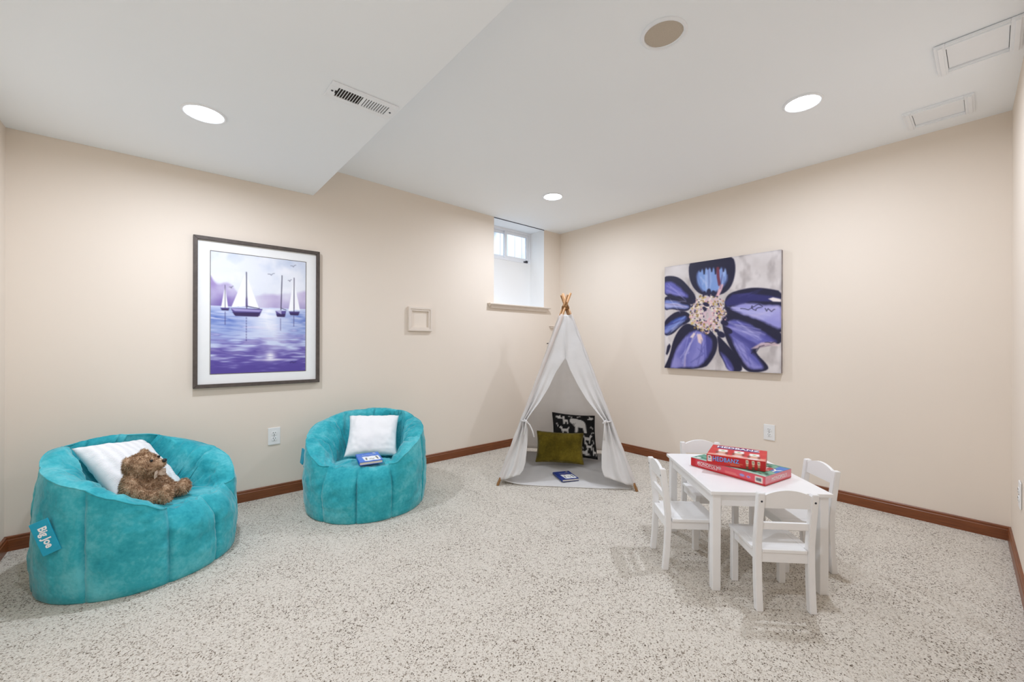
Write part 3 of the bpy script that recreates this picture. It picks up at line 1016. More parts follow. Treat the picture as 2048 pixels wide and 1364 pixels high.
# ------------------------------------------------------------------ children's table and chairs
TA = math.radians(45.8)
TC = (-1.364, -2.498)
t = thing('kids_table', 'low white rectangular play table with square legs and two game boxes on it', 'table', (TC[0], TC[1], 0), TA)
TL, TW, TH = 0.315, 0.258, 0.445
box('table_top', (-TL, TL, -TW, TW, TH - 0.016, TH), M['white_paint'], t, bev=0.003)
li, lt = 0.012, 0.036
for sx in (-1, 1):
    for sy in (-1, 1):
        bm = bmesh.new()
        xa, ya = sx * (TL - li), sy * (TW - li)
        bm_box(bm, min(xa, xa - sx * lt), max(xa, xa - sx * lt), min(ya, ya - sy * lt), max(ya, ya - sy * lt), 0.0, TH - 0.016, 0.003)
        obj_bm('leg', bm, M['white_paint'], t)
q = 0.022
for sy in (-1, 1):
    ya = sy * (TW - q)
    box('apron', (-TL + li + lt, TL - li - lt, min(ya, ya - sy * 0.016), max(ya, ya - sy * 0.016), TH - 0.071, TH - 0.016), M['white_paint'], t, bev=0.0015)
for sx in (-1, 1):
    xa = sx * (TL - q)
    box('apron', (min(xa, xa - sx * 0.016), max(xa, xa - sx * 0.016), -TW + li + lt, TW - li - lt, TH - 0.071, TH - 0.016), M['white_paint'], t, bev=0.0015)

def make_chair(label):
    """local +X is the way the sitter faces; origin on the floor under the seat centre"""
    t = thing('kids_chair', label, 'chair', (0, 0, 0), 0, 'small white wooden chairs at the play table')
    m = M['white_paint']
    W2, xb, xf = 0.117, -0.110, 0.112
    pw_ = 0.027
    SH = 0.250
    # rear posts, bent backwards above and below the seat
    path = [(-0.013, 0.0), (-0.004, 0.10), (0.0, 0.19), (0.0, 0.275), (-0.009, 0.36), (-0.026, 0.488)]
    for s in (-1, 1):
        bm = bmesh.new()
        ya, yb = sorted((s * W2, s * (W2 - pw_)))
        rings = []
        for dx, z in path:
            x = xb + dx
            d = 0.027
            rings.append([bm.verts.new((x - d / 2, ya, z)), bm.verts.new((x + d / 2, ya, z)), bm.verts.new((x + d / 2, yb, z)), bm.verts.new((x - d / 2, yb, z))])
        for i in range(len(rings) - 1):
            for k in range(4):
                bm.faces.new((rings[i][k], rings[i][(k + 1) % 4], rings[i + 1][(k + 1) % 4], rings[i + 1][k]))
        bm.faces.new(rings[0][::-1])
        bm.faces.new(rings[-1])
        bmesh.ops.recalc_face_normals(bm, faces=bm.faces)
        es = [e for e in bm.edges if e.calc_face_angle(0) > 0.6]
        bmesh.ops.bevel(bm, geom=es, offset=0.0025, segments=2, affect='EDGES')
        post = obj_bm('rear_post', bm, m, t)
        for (dz, dx) in ((0.455, -0.0215),):
            bm = bmesh.new()
            r = bm_lathe(bm, [(0.0042, 0.0), (0.0042, 0.0012), (0.003, 0.0014)], 12)
            bm.faces.new(r[-1])
            yc = (ya + yb) / 2
            for v in bm.verts:
                v.co = Vector((xb + dx - 0.0133 - v.co.z, yc + v.co.x, dz + v.co.y))
            obj_bm('screw', bm, M['metal'], post)
        # front leg
        box('leg', (xf - 0.027, xf, ya, yb, 0.0, SH - 0.014), m, t, bev=0.0025)
        # side rail
        yc = s * (W2 - 0.014)
        box('side_rail', (xb + 0.015, xf - 0.030, yc - 0.007, yc + 0.007, SH - 0.052, SH - 0.014), m, t, bev=0.001)
    box('seat', (xb - 0.012, xf + 0.010, -W2 + pw_ + 0.0015, W2 - pw_ - 0.0015, SH - 0.014, SH), m, t, bev=0.003)
    # seat wings either side, in front of the posts
    for s in (-1, 1):
        ya, yb = sorted((s * (W2 + 0.002), s * (W2 - pw_ - 0.0015)))
        box('seat_edge', (xb + 0.018, xf + 0.010, ya, yb, SH - 0.014, SH), m, t, bev=0.003)
    box('rail', (xf - 0.022, xf - 0.008, -W2 + pw_, W2 - pw_, SH - 0.052, SH - 0.014), m, t, bev=0.001)
    box('rail', (xb - 0.008, xb + 0.006, -W2 + pw_, W2 - pw_, SH - 0.054, SH - 0.014), m, t, bev=0.001)
    # arched top rail
    bm = bmesh.new()
    n = 16
    yr = W2 - pw_
    def xback(z):
        return xb - 0.009 - (z - 0.36) / 0.128 * 0.017
    cols = []
    for i in range(n + 1):
        y = -yr + 2 * yr * i / n
        zt = 0.482 + 0.024 * math.cos(y / yr * PI / 2) ** 0.8 - 0.004
        zb = 0.425
        cols.append([bm.verts.new((xback(zz) + dx, y, zz)) for (zz, dx) in ((zb, -0.007), (zt, -0.007), (zt, 0.007), (zb, 0.007))])
    for i in range(n):
        for k in range(4):
            bm.faces.new((cols[i][k], cols[i][(k + 1) % 4], cols[i + 1][(k + 1) % 4], cols[i + 1][k]))
    bm.faces.new(cols[0])
    bm.faces.new(cols[-1][::-1])
    obj_bm('top_rail', bm, m, t)
    xm = xback(0.355)
    box('back_slat', (xm - 0.007, xm + 0.007, -yr, yr, 0.334, 0.362), m, t, bev=0.0015)
    return t

u_, v_ = (math.cos(TA), math.sin(TA)), (math.sin(TA), -math.cos(TA))
chairs = [
    ((-1.580, -2.712), TA - 0.02, 'small white chair with its back to the viewer at the near end of the table'),
    ((-1.587, -2.327), TA - PI / 2, 'small white chair on the tent side of the play table'),
    ((-1.180, -2.695), TA + PI / 2, 'small white chair on the right side of the table by the brown baseboard'),
    ((-1.172, -2.272), TA + PI, 'small white chair at the far end of the table behind the game boxes'),
]
ch0 = make_chair(chairs[0][2])
for i, (p, a, lb) in enumerate(chairs):
    o = ch0 if i == 0 else copy_tree(ch0)
    o.location = (p[0], p[1], 0)
    o.rotation_euler = (0, 0, a)
    o['label'] = lb

# ------------------------------------------------------------------ game boxes on the table
def carton(name, label, cx, cy, z, ang, lx, ly, h, base, group=None):
    """local x runs along the long front side, front side faces -y"""
    t = thing(name, label, 'game box', (cx, cy, z), ang, group)
    bm = bmesh.new()
    bm_box(bm, -lx / 2 + 0.002, lx / 2 - 0.002, -ly / 2 + 0.002, ly / 2 - 0.002, 0.0, h * 0.5, 0.0005)
    obj_bm('box_base', bm, base, t)
    bm = bmesh.new()
    bm_box(bm, -lx / 2, lx / 2, -ly / 2, ly / 2, 0.004, h, 0.0008)
    obj_bm('lid', bm, base, t)
    return t
# lower box
def mono_top():
    P = Paint(110, 70, (60, 140, 110), 21)
    n, n2 = P.noise(7, 6, 3), P.noise(16, 12, 2)
    P.blend(np.clip((n - 0.5) * 5, 0, 1) * 0.85, (150, 196, 170))
    P.blend(np.clip((n2 - 0.56) * 7, 0, 1), (20, 84, 66))
    P.blend(np.clip((n2 - 0.62) * 9, 0, 1) * (n < 0.5), (226, 232, 226))
    P.poly([(0.10, 0.30), (0.90, 0.30), (0.90, 0.60), (0.10, 0.60)], (200, 30, 40))
    P.poly([(0.88, 0.05), (1.0, 0.05), (1.0, 0.6), (0.90, 0.5)], (70, 120, 200), 3)
    P.poly([(0, 0.90), (1, 0.90), (1, 1), (0, 1)], (206, 224, 212), 3, 0.8)
    return P
def mono_side():
    P = Paint(150, 18, (212, 62, 78), 22)
    P.blend(np.clip((P.U - 0.15) * 1.2, 0, 0.35), (232, 120, 128))
    P.poly([(0.0, 0.84), (1, 0.84), (1, 1), (0, 1)], (196, 28, 36), 1)
    P.poly([(0, 0), (0.07, 0), (0.07, 1), (0, 1)], (196, 28, 36), 3)
    P.ell(0.42, 0.42, 0.022, 0.022, (226, 206, 206), 0, 1)
    P.ell(0.42, 0.42, 0.016, 0.016, (196, 160, 164), 0, 1)
    P.poly([(0.88, 0.18), (0.97, 0.18), (0.97, 0.86), (0.88, 0.86)], (236, 226, 214), 1)
    for k in range(9):
        P.line([(0.893 + k * 0.007, 0.34), (0.893 + k * 0.007, 0.66)], 0.5 + (k * 7 % 3) * 0.25, (24, 44, 60))
    P.ell(0.72, 0.50, 0.032, 0.018, (150, 150, 206), 0, 1)
    P.ell(0.80, 0.52, 0.024, 0.014, (206, 190, 214), 0, 1)
    P.ell(0.80, 0.52, 0.014, 0.008, (70, 90, 190), 0, 1)
    P.line([(0.50, 0.55), (0.64, 0.55)], 0.8, (240, 170, 150))
    P.line([(0.50, 0.70), (0.66, 0.70)], 0.8, (240, 170, 150))
    return P
def mono_end():
    P = Paint(90, 18, (226, 130, 142), 23)
    n = P.noise(12, 4, 3)
    P.blend(n * 0.6, (236, 176, 184))
    P.poly([(0.0, 0.86), (1, 0.86), (1, 1), (0, 1)], (200, 36, 44), 1)
    return P
bl, bw, bh = 0.378, 0.238, 0.044
bang = math.radians(-99)
ca, sa = math.cos(bang), math.sin(bang)
pL = np.array((-1.457, -2.303))                      # front left bottom corner
cen = pL + np.array((ca, sa)) * bl / 2 + np.array((-sa, ca)) * bw / 2
g1 = carton('board_game_box', 'large flat red board game box lettered MONOPOLY lying on the table', cen[0], cen[1], TH, bang, bl, bw, bh, M['red_carton'])
art_plane('printed_top', mono_top(), (-bl / 2, bw / 2, bh + 0.0004), (bl, 0, 0), (0, -bw, 0), M['carton'], g1)
art_plane('printed_side', mono_side(), (-bl / 2, -bw / 2 - 0.0004, bh), (bl, 0, 0), (0, 0, -bh + 0.003), M['carton'], g1)
art_plane('printed_end', mono_end(), (bl / 2 + 0.0004, -bw / 2, bh), (0, bw, 0), (0, 0, -bh + 0.003), M['carton'], g1)
front = Matrix.Rotation(PI / 2, 4, 'X')
lettering('MONOPOLY', 0.0215, M['ink_white'], g1, Matrix.Translation((-bl / 2 + 0.095, -bw / 2 - 0.001, 0.023)) @ front, bold=0.0, sx=0.92, spacing=1.06)
obj_bm('lettering_border', frame_bm(-bl / 2 + 0.044, -bl / 2 + 0.146, 0.012, 0.034, 0.0012, -bw / 2 - 0.0014, -bw / 2 - 0.0006, 0.0), M['ink_white'], g1)
lettering('MONOPOLY', 0.024, M['ink_white'], g1, Matrix.Translation((bl / 2 + 0.001, 0.005, 0.023)) @ Matrix.Rotation(PI / 2, 4, 'Z') @ front, bold=0.0, spacing=1.06)
lettering('MONOPOLY', 0.070, M['ink_white'], g1, Matrix.Translation((0, 0.012, bh + 0.001)), bold=0.001, sx=0.95)
# upper box
def hed_top():
    P = Paint(90, 84, (206, 44, 38), 31)
    n, n2 = P.noise(9, 9, 3), P.noise(22, 22, 2)
    P.poly([(0.0, 0.86), (1, 0.80), (1, 1), (0, 1)], (238, 190, 170), 6, 0.8)
    P.poly([(0.10, 0.05), (0.86, 0.05), (0.86, 0.30), (0.10, 0.30)], (84, 40, 120), 2)
    P.blend(np.clip((n - 0.5) * 4, 0, 1) * (P.V > 0.30) * 0.4, (240, 120, 70))
    for (u, v, s) in ((0.24, 0.56, 1.0), (0.53, 0.55, 1.0), (0.80, 0.62, 1.0)):
        P.ell(u, v + 0.14, 0.085, 0.10, (222, 168, 140), 0, 2)
        P.poly([(u - 0.09, v - 0.16), (u + 0.08, v - 0.18), (u + 0.09, v + 0.03), (u - 0.08, v + 0.05)], (244, 240, 236), 1.5)
        P.ell(u, v - 0.06, 0.03, 0.04, (150, 190, 120), 0.3, 2)
        P.ell(u - 0.085, v + 0.14, 0.022, 0.09, (110, 64, 40), 0.0, 2, 0.8)
        P.ell(u + 0.085, v + 0.14, 0.022, 0.09, (110, 64, 40), 0.0, 2, 0.8)
        P.ell(u, v + 0.30, 0.10, 0.06, (236, 226, 226), 0, 2, 0.8)
    return P
def hed_side():
    P = Paint(110, 21, (196, 24, 30), 32)
    P.poly([(0.015, 0.10), (0.07, 0.10), (0.09, 0.22), (0.09, 0.76), (0.015, 0.76)], (240, 232, 226), 1)
    P.ell(0.05, 0.30, 0.018, 0.018, (60, 60, 70), 0, 1)
    P.line([(0.03, 0.55), (0.075, 0.55)], 1.6, (90, 130, 180))
    for u in (0.70, 0.80, 0.89):
        P.poly([(u - 0.022, 0.10), (u + 0.020, 0.08), (u + 0.024, 0.48), (u - 0.020, 0.50)], (232, 224, 196), 1)
        P.ell(u, 0.28, 0.010, 0.014, (60, 70, 60), 0, 1)
        P.ell(u + 0.002, 0.62, 0.018, 0.024, (206, 166, 130), 0, 1)
        P.ell(u + 0.002, 0.88, 0.024, 0.022, (90, 90, 60), 0, 1)
    P.line([(0.34, 0.66), (0.62, 0.66)], 0.9, (246, 190, 120))
    P.line([(0.42, 0.82), (0.58, 0.82)], 0.9, (246, 210, 120))
    return P
hl, hw_, hh_ = 0.254, 0.234, 0.048
hang = math.radians(-74)
g2 = carton('board_game_box', 'smaller thick red game box lettered HEDBANZ on top of the flat red box', -1.362, -2.499, TH + bh + 0.001, hang, hl, hw_, hh_, M['red_carton'])
art_plane('printed_top', hed_top(), (-hl / 2, hw_ / 2, hh_ + 0.0004), (hl, 0, 0), (0, -hw_, 0), M['carton'], g2)
art_plane('printed_side', hed_side(), (-hl / 2, -hw_ / 2 - 0.0004, hh_), (hl, 0, 0), (0, 0, -hh_ + 0.003), M['carton'], g2)
def arc(v):
    return Vector((v.x, v.y * (1.15 - 2.6 * v.x) + 0.0 , v.z))
for (dx, dz, dy, m_, bo) in ((0.0, 0.0, 0.0012, M['ink_blue'], 0.0001), (0.0009, -0.0009, 0.0008, M['ink_dark'], 0.0005)):
    lettering('HEDBANZ', 0.026, m_, g2, Matrix.Translation((-0.042 + dx, -hw_ / 2 - dy, 0.029 + dz)) @ front, bold=bo, warp=arc, sx=0.92, spacing=1.08)
lettering('HEDBANZ', 0.052, M['ink_white'], g2, Matrix.Translation((-0.004, 0.077, hh_ + 0.001)), bold=0.001, sx=0.82)

# ------------------------------------------------------------------ play tent in the corner
TFL, TFR = Vector((-1.638, -0.871, 0)), Vector((-0.926, -1.639, 0))
ex = (TFR - TFL).normalized()
ey = Vector((-ex.y, ex.x, 0))
if ey.dot(Vector((1, 1, 0))) < 0:
    ey = -ey
TS = (TFR - TFL).length / 2          # half base
ctr = (TFL + TFR) / 2 + ey * TS
tent = thing('play_tent', "white cotton children's tepee tent with wooden poles in the corner", 'tent', (ctr.x, ctr.y, 0), math.atan2(ex.y, ex.x))
# local: x right along the front, y towards the back, base half TS, poles meet at ZA
ZA = 1.45
corners = {'fl': (-TS, -TS), 'fr': (TS, -TS), 'br': (TS, TS), 'bl': (-TS, TS)}
for k, (cx_, cy_) in corners.items():
    a_ = Vector((cx_, cy_, 0.0))
    off = Vector((-cy_, cx_, 0)).normalized() * 0.014     # poles pass beside one another
    b_ = Vector((0, 0, ZA)) + off
    d_ = (b_ - a_)
    tip = a_ + d_ * (1.545 if cy_ < 0 else 1.525) / ZA
    tube('pole', [a_, a_ + d_ * 0.5, tip], 0.0105, M['pole_wood'], tent, 12)
# lashing where the poles cross
bm = bmesh.new()
for i in range(4):
    pts = []
    for j in range(17):
        g = 2 * PI * j / 16
        pts.append((0.031 * math.cos(g), 0.031 * math.sin(g), ZA - 0.045 + i * 0.006 + 0.005 * math.sin(g * 2)))
    bm_tube(bm, pts, 0.003, 6, cap=False)
obj_bm('lashing', bm, M['rope'], tent, True)

ZT = 1.345                            # top hem of the cloth
def edge_pt(k, z):
    cx_, cy_ = corners[k]
    f = 1 - z / ZA
    g = 0.010
    return Vector((cx_ * f + math.copysign(g, cx_), cy_ * f + math.copysign(g, cy_), z))

def cloth(name, grid, m, solid=0.002):
    """grid[row][col] of points"""
    R_, C_ = len(grid), len(grid[0])
    vs_ = [p for r in grid for p in r]
    fs_ = [(i * C_ + j, i * C_ + j + 1, (i + 1) * C_ + j + 1, (i + 1) * C_ + j) for i in range(R_ - 1) for j in range(C_ - 1)]
    o = obj(name, vs_, fs_, m, tent, True)
    sm = o.modifiers.new('thickness', 'SOLIDIFY')
    sm.thickness = solid
    sm.offset = 0
    return o

def wall_panel(name, ka, kb, seed, zb=0.035):
    grid = []
    nr, nc = 40, 26
    mid = (Vector((corners[ka][0], corners[ka][1], 0)) + Vector((corners[kb][0], corners[kb][1], 0))) / 2
    nrm = Vector((mid.x, mid.y, 0)).normalized()
    for i in range(nr + 1):
        z = zb + (ZT - zb) * i / nr
        a_, b_ = edge_pt(ka, z), edge_pt(kb, z)
        row = []
        for j in range(nc + 1):
            s = j / nc
            p = a_.lerp(b_, s)
            sag = 4 * s * (1 - s) * (-0.018) * (1 - z / ZA)
            wr = 0.010 * (noise.noise(Vector((s * 5 + seed, z * 2.2, seed))) + 0.5 * noise.noise(Vector((s * 13, z * 5, seed * 2)))) * (4 * s * (1 - s)) ** 0.5
            row.append(p + nrm * (sag + wr * min(1, (ZA - z) * 2)))
        grid.append(row)
    return cloth(name, grid, M['cotton'])
wall_panel('side_panel', 'fl', 'bl', 3.1)
wall_panel('side_panel', 'br', 'fr', 7.7)
wall_panel('back_panel', 'bl', 'br', 11.3)
# cloth sleeves along the poles
for k in corners:
    cx_, cy_ = corners[k]
    a_ = Vector((cx_, cy_, 0))
    b_ = Vector((0, 0, ZA)) + Vector((-cy_, cx_, 0)).normalized() * 0.014
    pts, rr_ = [], []
    for i in range(30):
        z = 0.055 + (ZT + 0.004 - 0.055) * i / 29
        pts.append(a_.lerp(b_, z / ZA))
        rr_.append(0.0165 + 0.0015 * math.sin(i * 1.9 + cx_ * 9))
    bm = bmesh.new()
    bm_tube(bm, pts, rr_, 14, cap=False)
    obj_bm('pole_sleeve', bm, M['cotton'], tent, True)

# front: local plane coords (s along x, w up the slope) from the door geometry
SL = math.hypot(TS, ZA)
def fp(s, w, n=0.0):
    """front-plane point; n pushes outwards"""
    z = w * ZA / SL
    y = -TS * (1 - z / ZA)
    nv = Vector((0, -ZA, TS)).normalized()
    return Vector((s, y, z)) + nv * n
def half(w):
    return TS * (1 - w / SL)
def interp(tab, w):
    for (w0, s0), (w1, s1) in zip(tab[:-1], tab[1:]):
        if (w0 - w) * (w1 - w) <= 0 and w0 != w1:
            f = (w - w0) / (w1 - w0)
            return s0 + (s1 - s0) * f
    return tab[0][1] if abs(w - tab[0][0]) < abs(w - tab[-1][0]) else tab[-1][1]
WV = 1.030                            # top of the door slit
wtop = ZT * SL / ZA
# tied-back door flaps: (w, free-edge s)
TL_ = [(WV, -0.004), (0.91, -0.080), (0.78, -0.137), (0.655, -0.209), (0.57, -0.268), (0.51, -0.306), (0.485, -0.316), (0.43, -0.300), (0.31, -0.301), (0.178, -0.312), (0.122, -0.326), (0.06, -0.372)]
TR_ = [(WV, 0.002), (0.933, 0.036), (0.806, 0.096), (0.682, 0.167), (0.594, 0.232), (0.524, 0.285), (0.500, 0.300), (0.407, 0.289), (0.273, 0.273), (0.151, 0.269), (0.10, 0.285), (0.05, 0.330)]
for sgn, tab, wt in ((-1, TL_, 0.49), (1, TR_, 0.50)):
    grid = []
    nr, nc = 84, 30
    for i in range(nr + 1):
        q_ = i / nr
        row = []
        for j in range(nc + 1):
            c_ = j / nc                          # 0 at the pole, 1 at the middle seam or free edge
            # hem rises from the pole to the free edge
            wb = 0.045 + 0.060 * max(0.0, c_ - 0.35) ** 1.0 * (1.0 if sgn < 0 else 1.25)
            w = wtop + (wb - wtop) * q_
            so = sgn * (half(w) + 0.006)
            si = interp(tab, w) if w < WV else sgn * -0.003
            s = so + (si - so) * c_
            if w < WV:
                gather = math.exp(-((w - wt) / 0.16) ** 2)
                low = 1.0 if w < wt else math.exp(-((w - wt) / 0.35) ** 2)
                amp = (0.010 + 0.016 * gather) * low * math.sin(PI * min(1, c_ * 1.15)) ** 0.7
                fold = amp * math.sin(c_ * (17 if sgn < 0 else 15) + sgn * 0.8 + 0.6 * math.sin(w * 7))
                fold *= min(1.0, (WV - w) / 0.15)
                roll = 0.030 * c_ ** 3 * gather
            else:
                rise = min(1.0, (w - WV) / 0.10)
                fold = rise * 0.010 * math.exp(-(s / 0.014) ** 2)
                roll = 0.0
            fold += 0.009 * noise.noise(Vector((s * 11, w * 6, sgn * 4.0))) * math.sin(PI * min(1, c_)) ** 0.5
            row.append(fp(s, w, 0.006 + fold + roll))
        grid.append(row)
    cloth('front_flap', grid, M['cotton'])
    # tie: loop round the gathered flap, knot and hanging ends
    st = interp(tab, wt)
    so = sgn * half(wt)
    bm = bmesh.new()
    pts = [fp(so * 1.0, wt + 0.012, 0.016), fp((so + st) / 2, wt + 0.004, 0.040), fp(st, wt, 0.046), fp(st - sgn * 0.012, wt - 0.004, 0.02), fp((so + st) / 2, wt, -0.012), fp(so, wt + 0.008, -0.010)]
    bm_tube(bm, pts, 0.0055, 8)
    bm_tube(bm, [fp(st + sgn * 0.012, wt + 0.012, 0.046), fp(st, wt, 0.054), fp(st - sgn * 0.014, wt - 0.012, 0.048)], [0.007, 0.011, 0.007], 8)
    if sgn < 0:
        bm_tube(bm, [fp(st, wt, 0.05), fp(st + 0.030, wt - 0.025, 0.052), fp(st + 0.055, wt - 0.075, 0.045), fp(st + 0.066, wt - 0.120, 0.040)], [0.004, 0.005, 0.0055, 0.006], 8)
        bm_tube(bm, [fp(st, wt, 0.05), fp(st - 0.006, wt - 0.05, 0.05), fp(st - 0.012, wt - 0.11, 0.048)], [0.004, 0.005, 0.005], 8)
    else:
        bm_tube(bm, [fp(st, wt, 0.05), fp(st - 0.004, wt - 0.05, 0.055), fp(st - 0.010, wt - 0.14, 0.050)], [0.004, 0.005, 0.008], 8)
    obj_bm('tie', bm, M['cotton'], tent, True)

# floor sheet: nearly flat, curling up at the front left
grid = []
for i in range(41):
    v = -1 + 2 * i / 40
    row = []
    for j in range(41):
        u = -1 + 2 * j / 40
        x, y = u * (TS - 0.035), v * (TS - 0.03)
        if v < -0.8:
            y -= 0.035 * (v + 0.8) / -0.2 * (1 - u * u) * 0.4
        z = 0.004 + 0.005 * (noise.noise(Vector((x * 6, y * 6, 2.0))) + 0.6) * 0.6
        r1 = abs((x - 0.18) * 0.8 + (y + 0.05))           # soft creases
        r2 = abs((x + 0.22) * -0.7 + (y + 0.02))
        z += 0.010 * math.exp(-(r1 / 0.03) ** 2) + 0.008 * math.exp(-(r2 / 0.03) ** 2)
        z += 0.030 * math.exp(-((x + TS) / 0.12) ** 2 - ((y + TS) / 0.14) ** 2)
        row.append(Vector((x, y, z)))
    grid.append(row)
cloth('floor_sheet', grid, M['cotton'], 0.003)

# ------------------------------------------------------------------ pillows
def pillow(name, label, w_, h_, thick, m, frame, group=None, paint=None, piping=None, seed=1.0, pinch=0.08, n=44):
    """frame: 4x4 placing local XY face (front +Z) in the room"""
    vs_, uv, fs_ = [], [], []
    for side in (1, -1):
        for i in range(n + 1):
            for j in range(n + 1):
                u = -1 + 2 * j / n
                v = -1 + 2 * i / n
                x = w_ / 2 * u * (1 - pinch * (1 - v * v) * abs(u) ** 1.5)
                y = h_ / 2 * v * (1 - pinch * (1 - u * u) * abs(v) ** 1.5)
                e = max(0.0, (1 - u * u) * (1 - v * v))
                z = side * thick / 2 * e ** 0.42
                cr = (1 - e) ** 2 * e ** 0.3
                z += side * (0.10 * thick * noise.noise(Vector((u * 2.0 + seed, v * 2.0, seed * 3 + side))) * e ** 0.5 + 0.12 * thick * cr * noise.noise(Vector((u * 6, v * 6, seed))))
                vs_.append(Vector((x, y, z)))
                uv.append(((u + 1) / 2, (1 - v) / 2))
    N = (n + 1) * (n + 1)
    for s in range(2):
        for i in range(n):
            for j in range(n):
                a_ = s * N + i * (n + 1) + j
                f = (a_, a_ + 1, a_ + n + 2, a_ + n + 1)
                fs_.append(f if s == 0 else f[::-1])
    if piping is None and paint is None:
        o = obj(name, vs_, fs_, m, None, True)
        root = o
    else:
        root = thing(name, label, 'pillow')
        o = obj('cover', vs_, fs_, m, root, True)
    if paint is not None:
        a = np.array(uv)
        set_cols(o, paint.sample(a[:, 0], a[:, 1]))
    bm = bmesh.new()
    bm.from_mesh(o.data)
    bmesh.ops.remove_doubles(bm, verts=bm.verts, dist=1e-5)
    bmesh.ops.recalc_face_normals(bm, faces=bm.faces)
    bm.to_mesh(o.data)
    bm.free()
    if piping is not None:
        ring = []
        for (u0, v0, u1, v1) in ((-1, -1, 1, -1), (1, -1, 1, 1), (1, 1, -1, 1), (-1, 1, -1, -1)):
            for k in range(20):
                u, v = u0 + (u1 - u0) * k / 20, v0 + (v1 - v0) * k / 20
                ring.append((w_ / 2 * u * (1 - pinch * (1 - v * v)), h_ / 2 * v * (1 - pinch * (1 - u * u)), 0))
        ring.append(ring[0])
        bm = bmesh.new()
        bm_tube(bm, ring, 0.004, 8, cap=False)
        obj_bm('piping', bm, piping, root, True)
    root.matrix_world = frame
    return tag(root, label, 'pillow', group)

def frame_from(c, right, up):
    r = Vector(right).normalized()
    u = Vector(up)
    u = (u - r * u.dot(r)).normalized()
    f = r.cross(u)
    return Matrix(((r.x, u.x, f.x, c[0]), (r.y, u.y, f.y, c[1]), (r.z, u.z, f.z, c[2]), (0, 0, 0, 1)))

def animal_paint():
    P = Paint(150, 150, (14, 13, 14), 41)
    W = (214, 212, 208)
    n = P.noise(30, 30, 2)
    def pl(pts, s, ox, oy, flip=1):
        P.poly([(ox + flip * (x - 0.5) * s, oy + (y - 0.5) * s) for x, y in pts], W, 1.0)
    bear = [(0.05, 0.22), (0.12, 0.10), (0.30, 0.08), (0.60, 0.12), (0.82, 0.20), (0.95, 0.40), (0.96, 0.88), (0.80, 0.90), (0.78, 0.62), (0.48, 0.60), (0.46, 0.88), (0.30, 0.90), (0.32, 0.60), (0.22, 0.46), (0.08, 0.36)]
    dog = [(0.05, 0.30), (0.20, 0.16), (0.30, 0.28), (0.34, 0.44), (0.72, 0.44), (0.92, 0.22), (0.96, 0.26), (0.82, 0.52), (0.84, 0.88), (0.76, 0.88), (0.70, 0.64), (0.44, 0.64), (0.40, 0.90), (0.32, 0.90), (0.26, 0.50), (0.18, 0.38)]
    bird = [(0.05, 0.40), (0.25, 0.28), (0.40, 0.36), (0.70, 0.10), (0.62, 0.42), (0.95, 0.62), (0.55, 0.66), (0.30, 0.60)]
    tall = [(0.30, 0.05), (0.50, 0.08), (0.46, 0.40), (0.80, 0.52), (0.82, 0.95), (0.72, 0.95), (0.66, 0.70), (0.50, 0.70), (0.46, 0.95), (0.36, 0.95), (0.34, 0.45)]
    pl(bear, 0.42, 0.56, 0.30)
    pl(tall, 0.24, 0.26, 0.18)
    pl(dog, 0.26, 0.24, 0.42)
    pl(bird, 0.20, 0.14, 0.12)
    pl(bird, 0.20, 0.88, 0.10, -1)
    pl(dog, 0.28, 0.78, 0.58, -1)
    pl(dog, 0.24, 0.80, 0.75)
    pl(bear, 0.24, 0.46, 0.66, -1)
    pl(tall, 0.22, 0.22, 0.70)
    pl(bird, 0.26, 0.72, 0.92)
    pl(tall, 0.20, 0.93, 0.86)
    pl(bird, 0.22, 0.40, 0.88, -1)
    pl(dog, 0.20, 0.12, 0.90)
    for (u, v, r) in ((0.40, 0.08, 0.25), (0.60, 0.06, -0.3), (0.90, 0.32, 0.5), (0.92, 0.44, -0.4), (0.08, 0.30, 1.2), (0.52, 0.50, 0.2), (0.93, 0.65, 1.2), (0.10, 0.56, 0.9), (0.62, 0.80, 0.1)):
        for k in (-1, 0, 1):
            P.ell(u + k * 0.03 * math.cos(r), v + k * 0.03 * math.sin(r), 0.022, 0.010, W, r + 0.9 * k, 1.0)
    P.line([(0.44, 0.24), (0.47, 0.30), (0.50, 0.24)], 1.2, (20, 20, 20))
    return P

# tent pillows: black patterned one leaning on the back, olive one in front of it
tx = lambda x, y, z: tent_m @ Vector((x, y, z))
tent_m = Matrix.Translation((ctr.x, ctr.y, 0)) @ Matrix.Rotation(math.atan2(ex.y, ex.x), 4, 'Z')
pillow('throw_pillow', 'square black throw pillow printed with white animals inside the tent', 0.416, 0.416, 0.10, M['cloth_print'],
       frame_from((-0.680, -0.819, 0.242), (0.822, -0.562, -0.099), (0.350, 0.358, 0.866)), 'pillows', animal_paint(), mat('black_piping', (16, 15, 16), 0.9), 2.0, 0.06)
pillow('lumbar_pillow', 'olive green velvet lumbar pillow inside the tent', 0.417, 0.274, 0.10, M['olive'],
       frame_from((-0.908, -0.845, 0.172), (0.692, -0.721, -0.028), (0.335, 0.286, 0.898)), 'pillows', None, M['olive'], 5.0, 0.07)

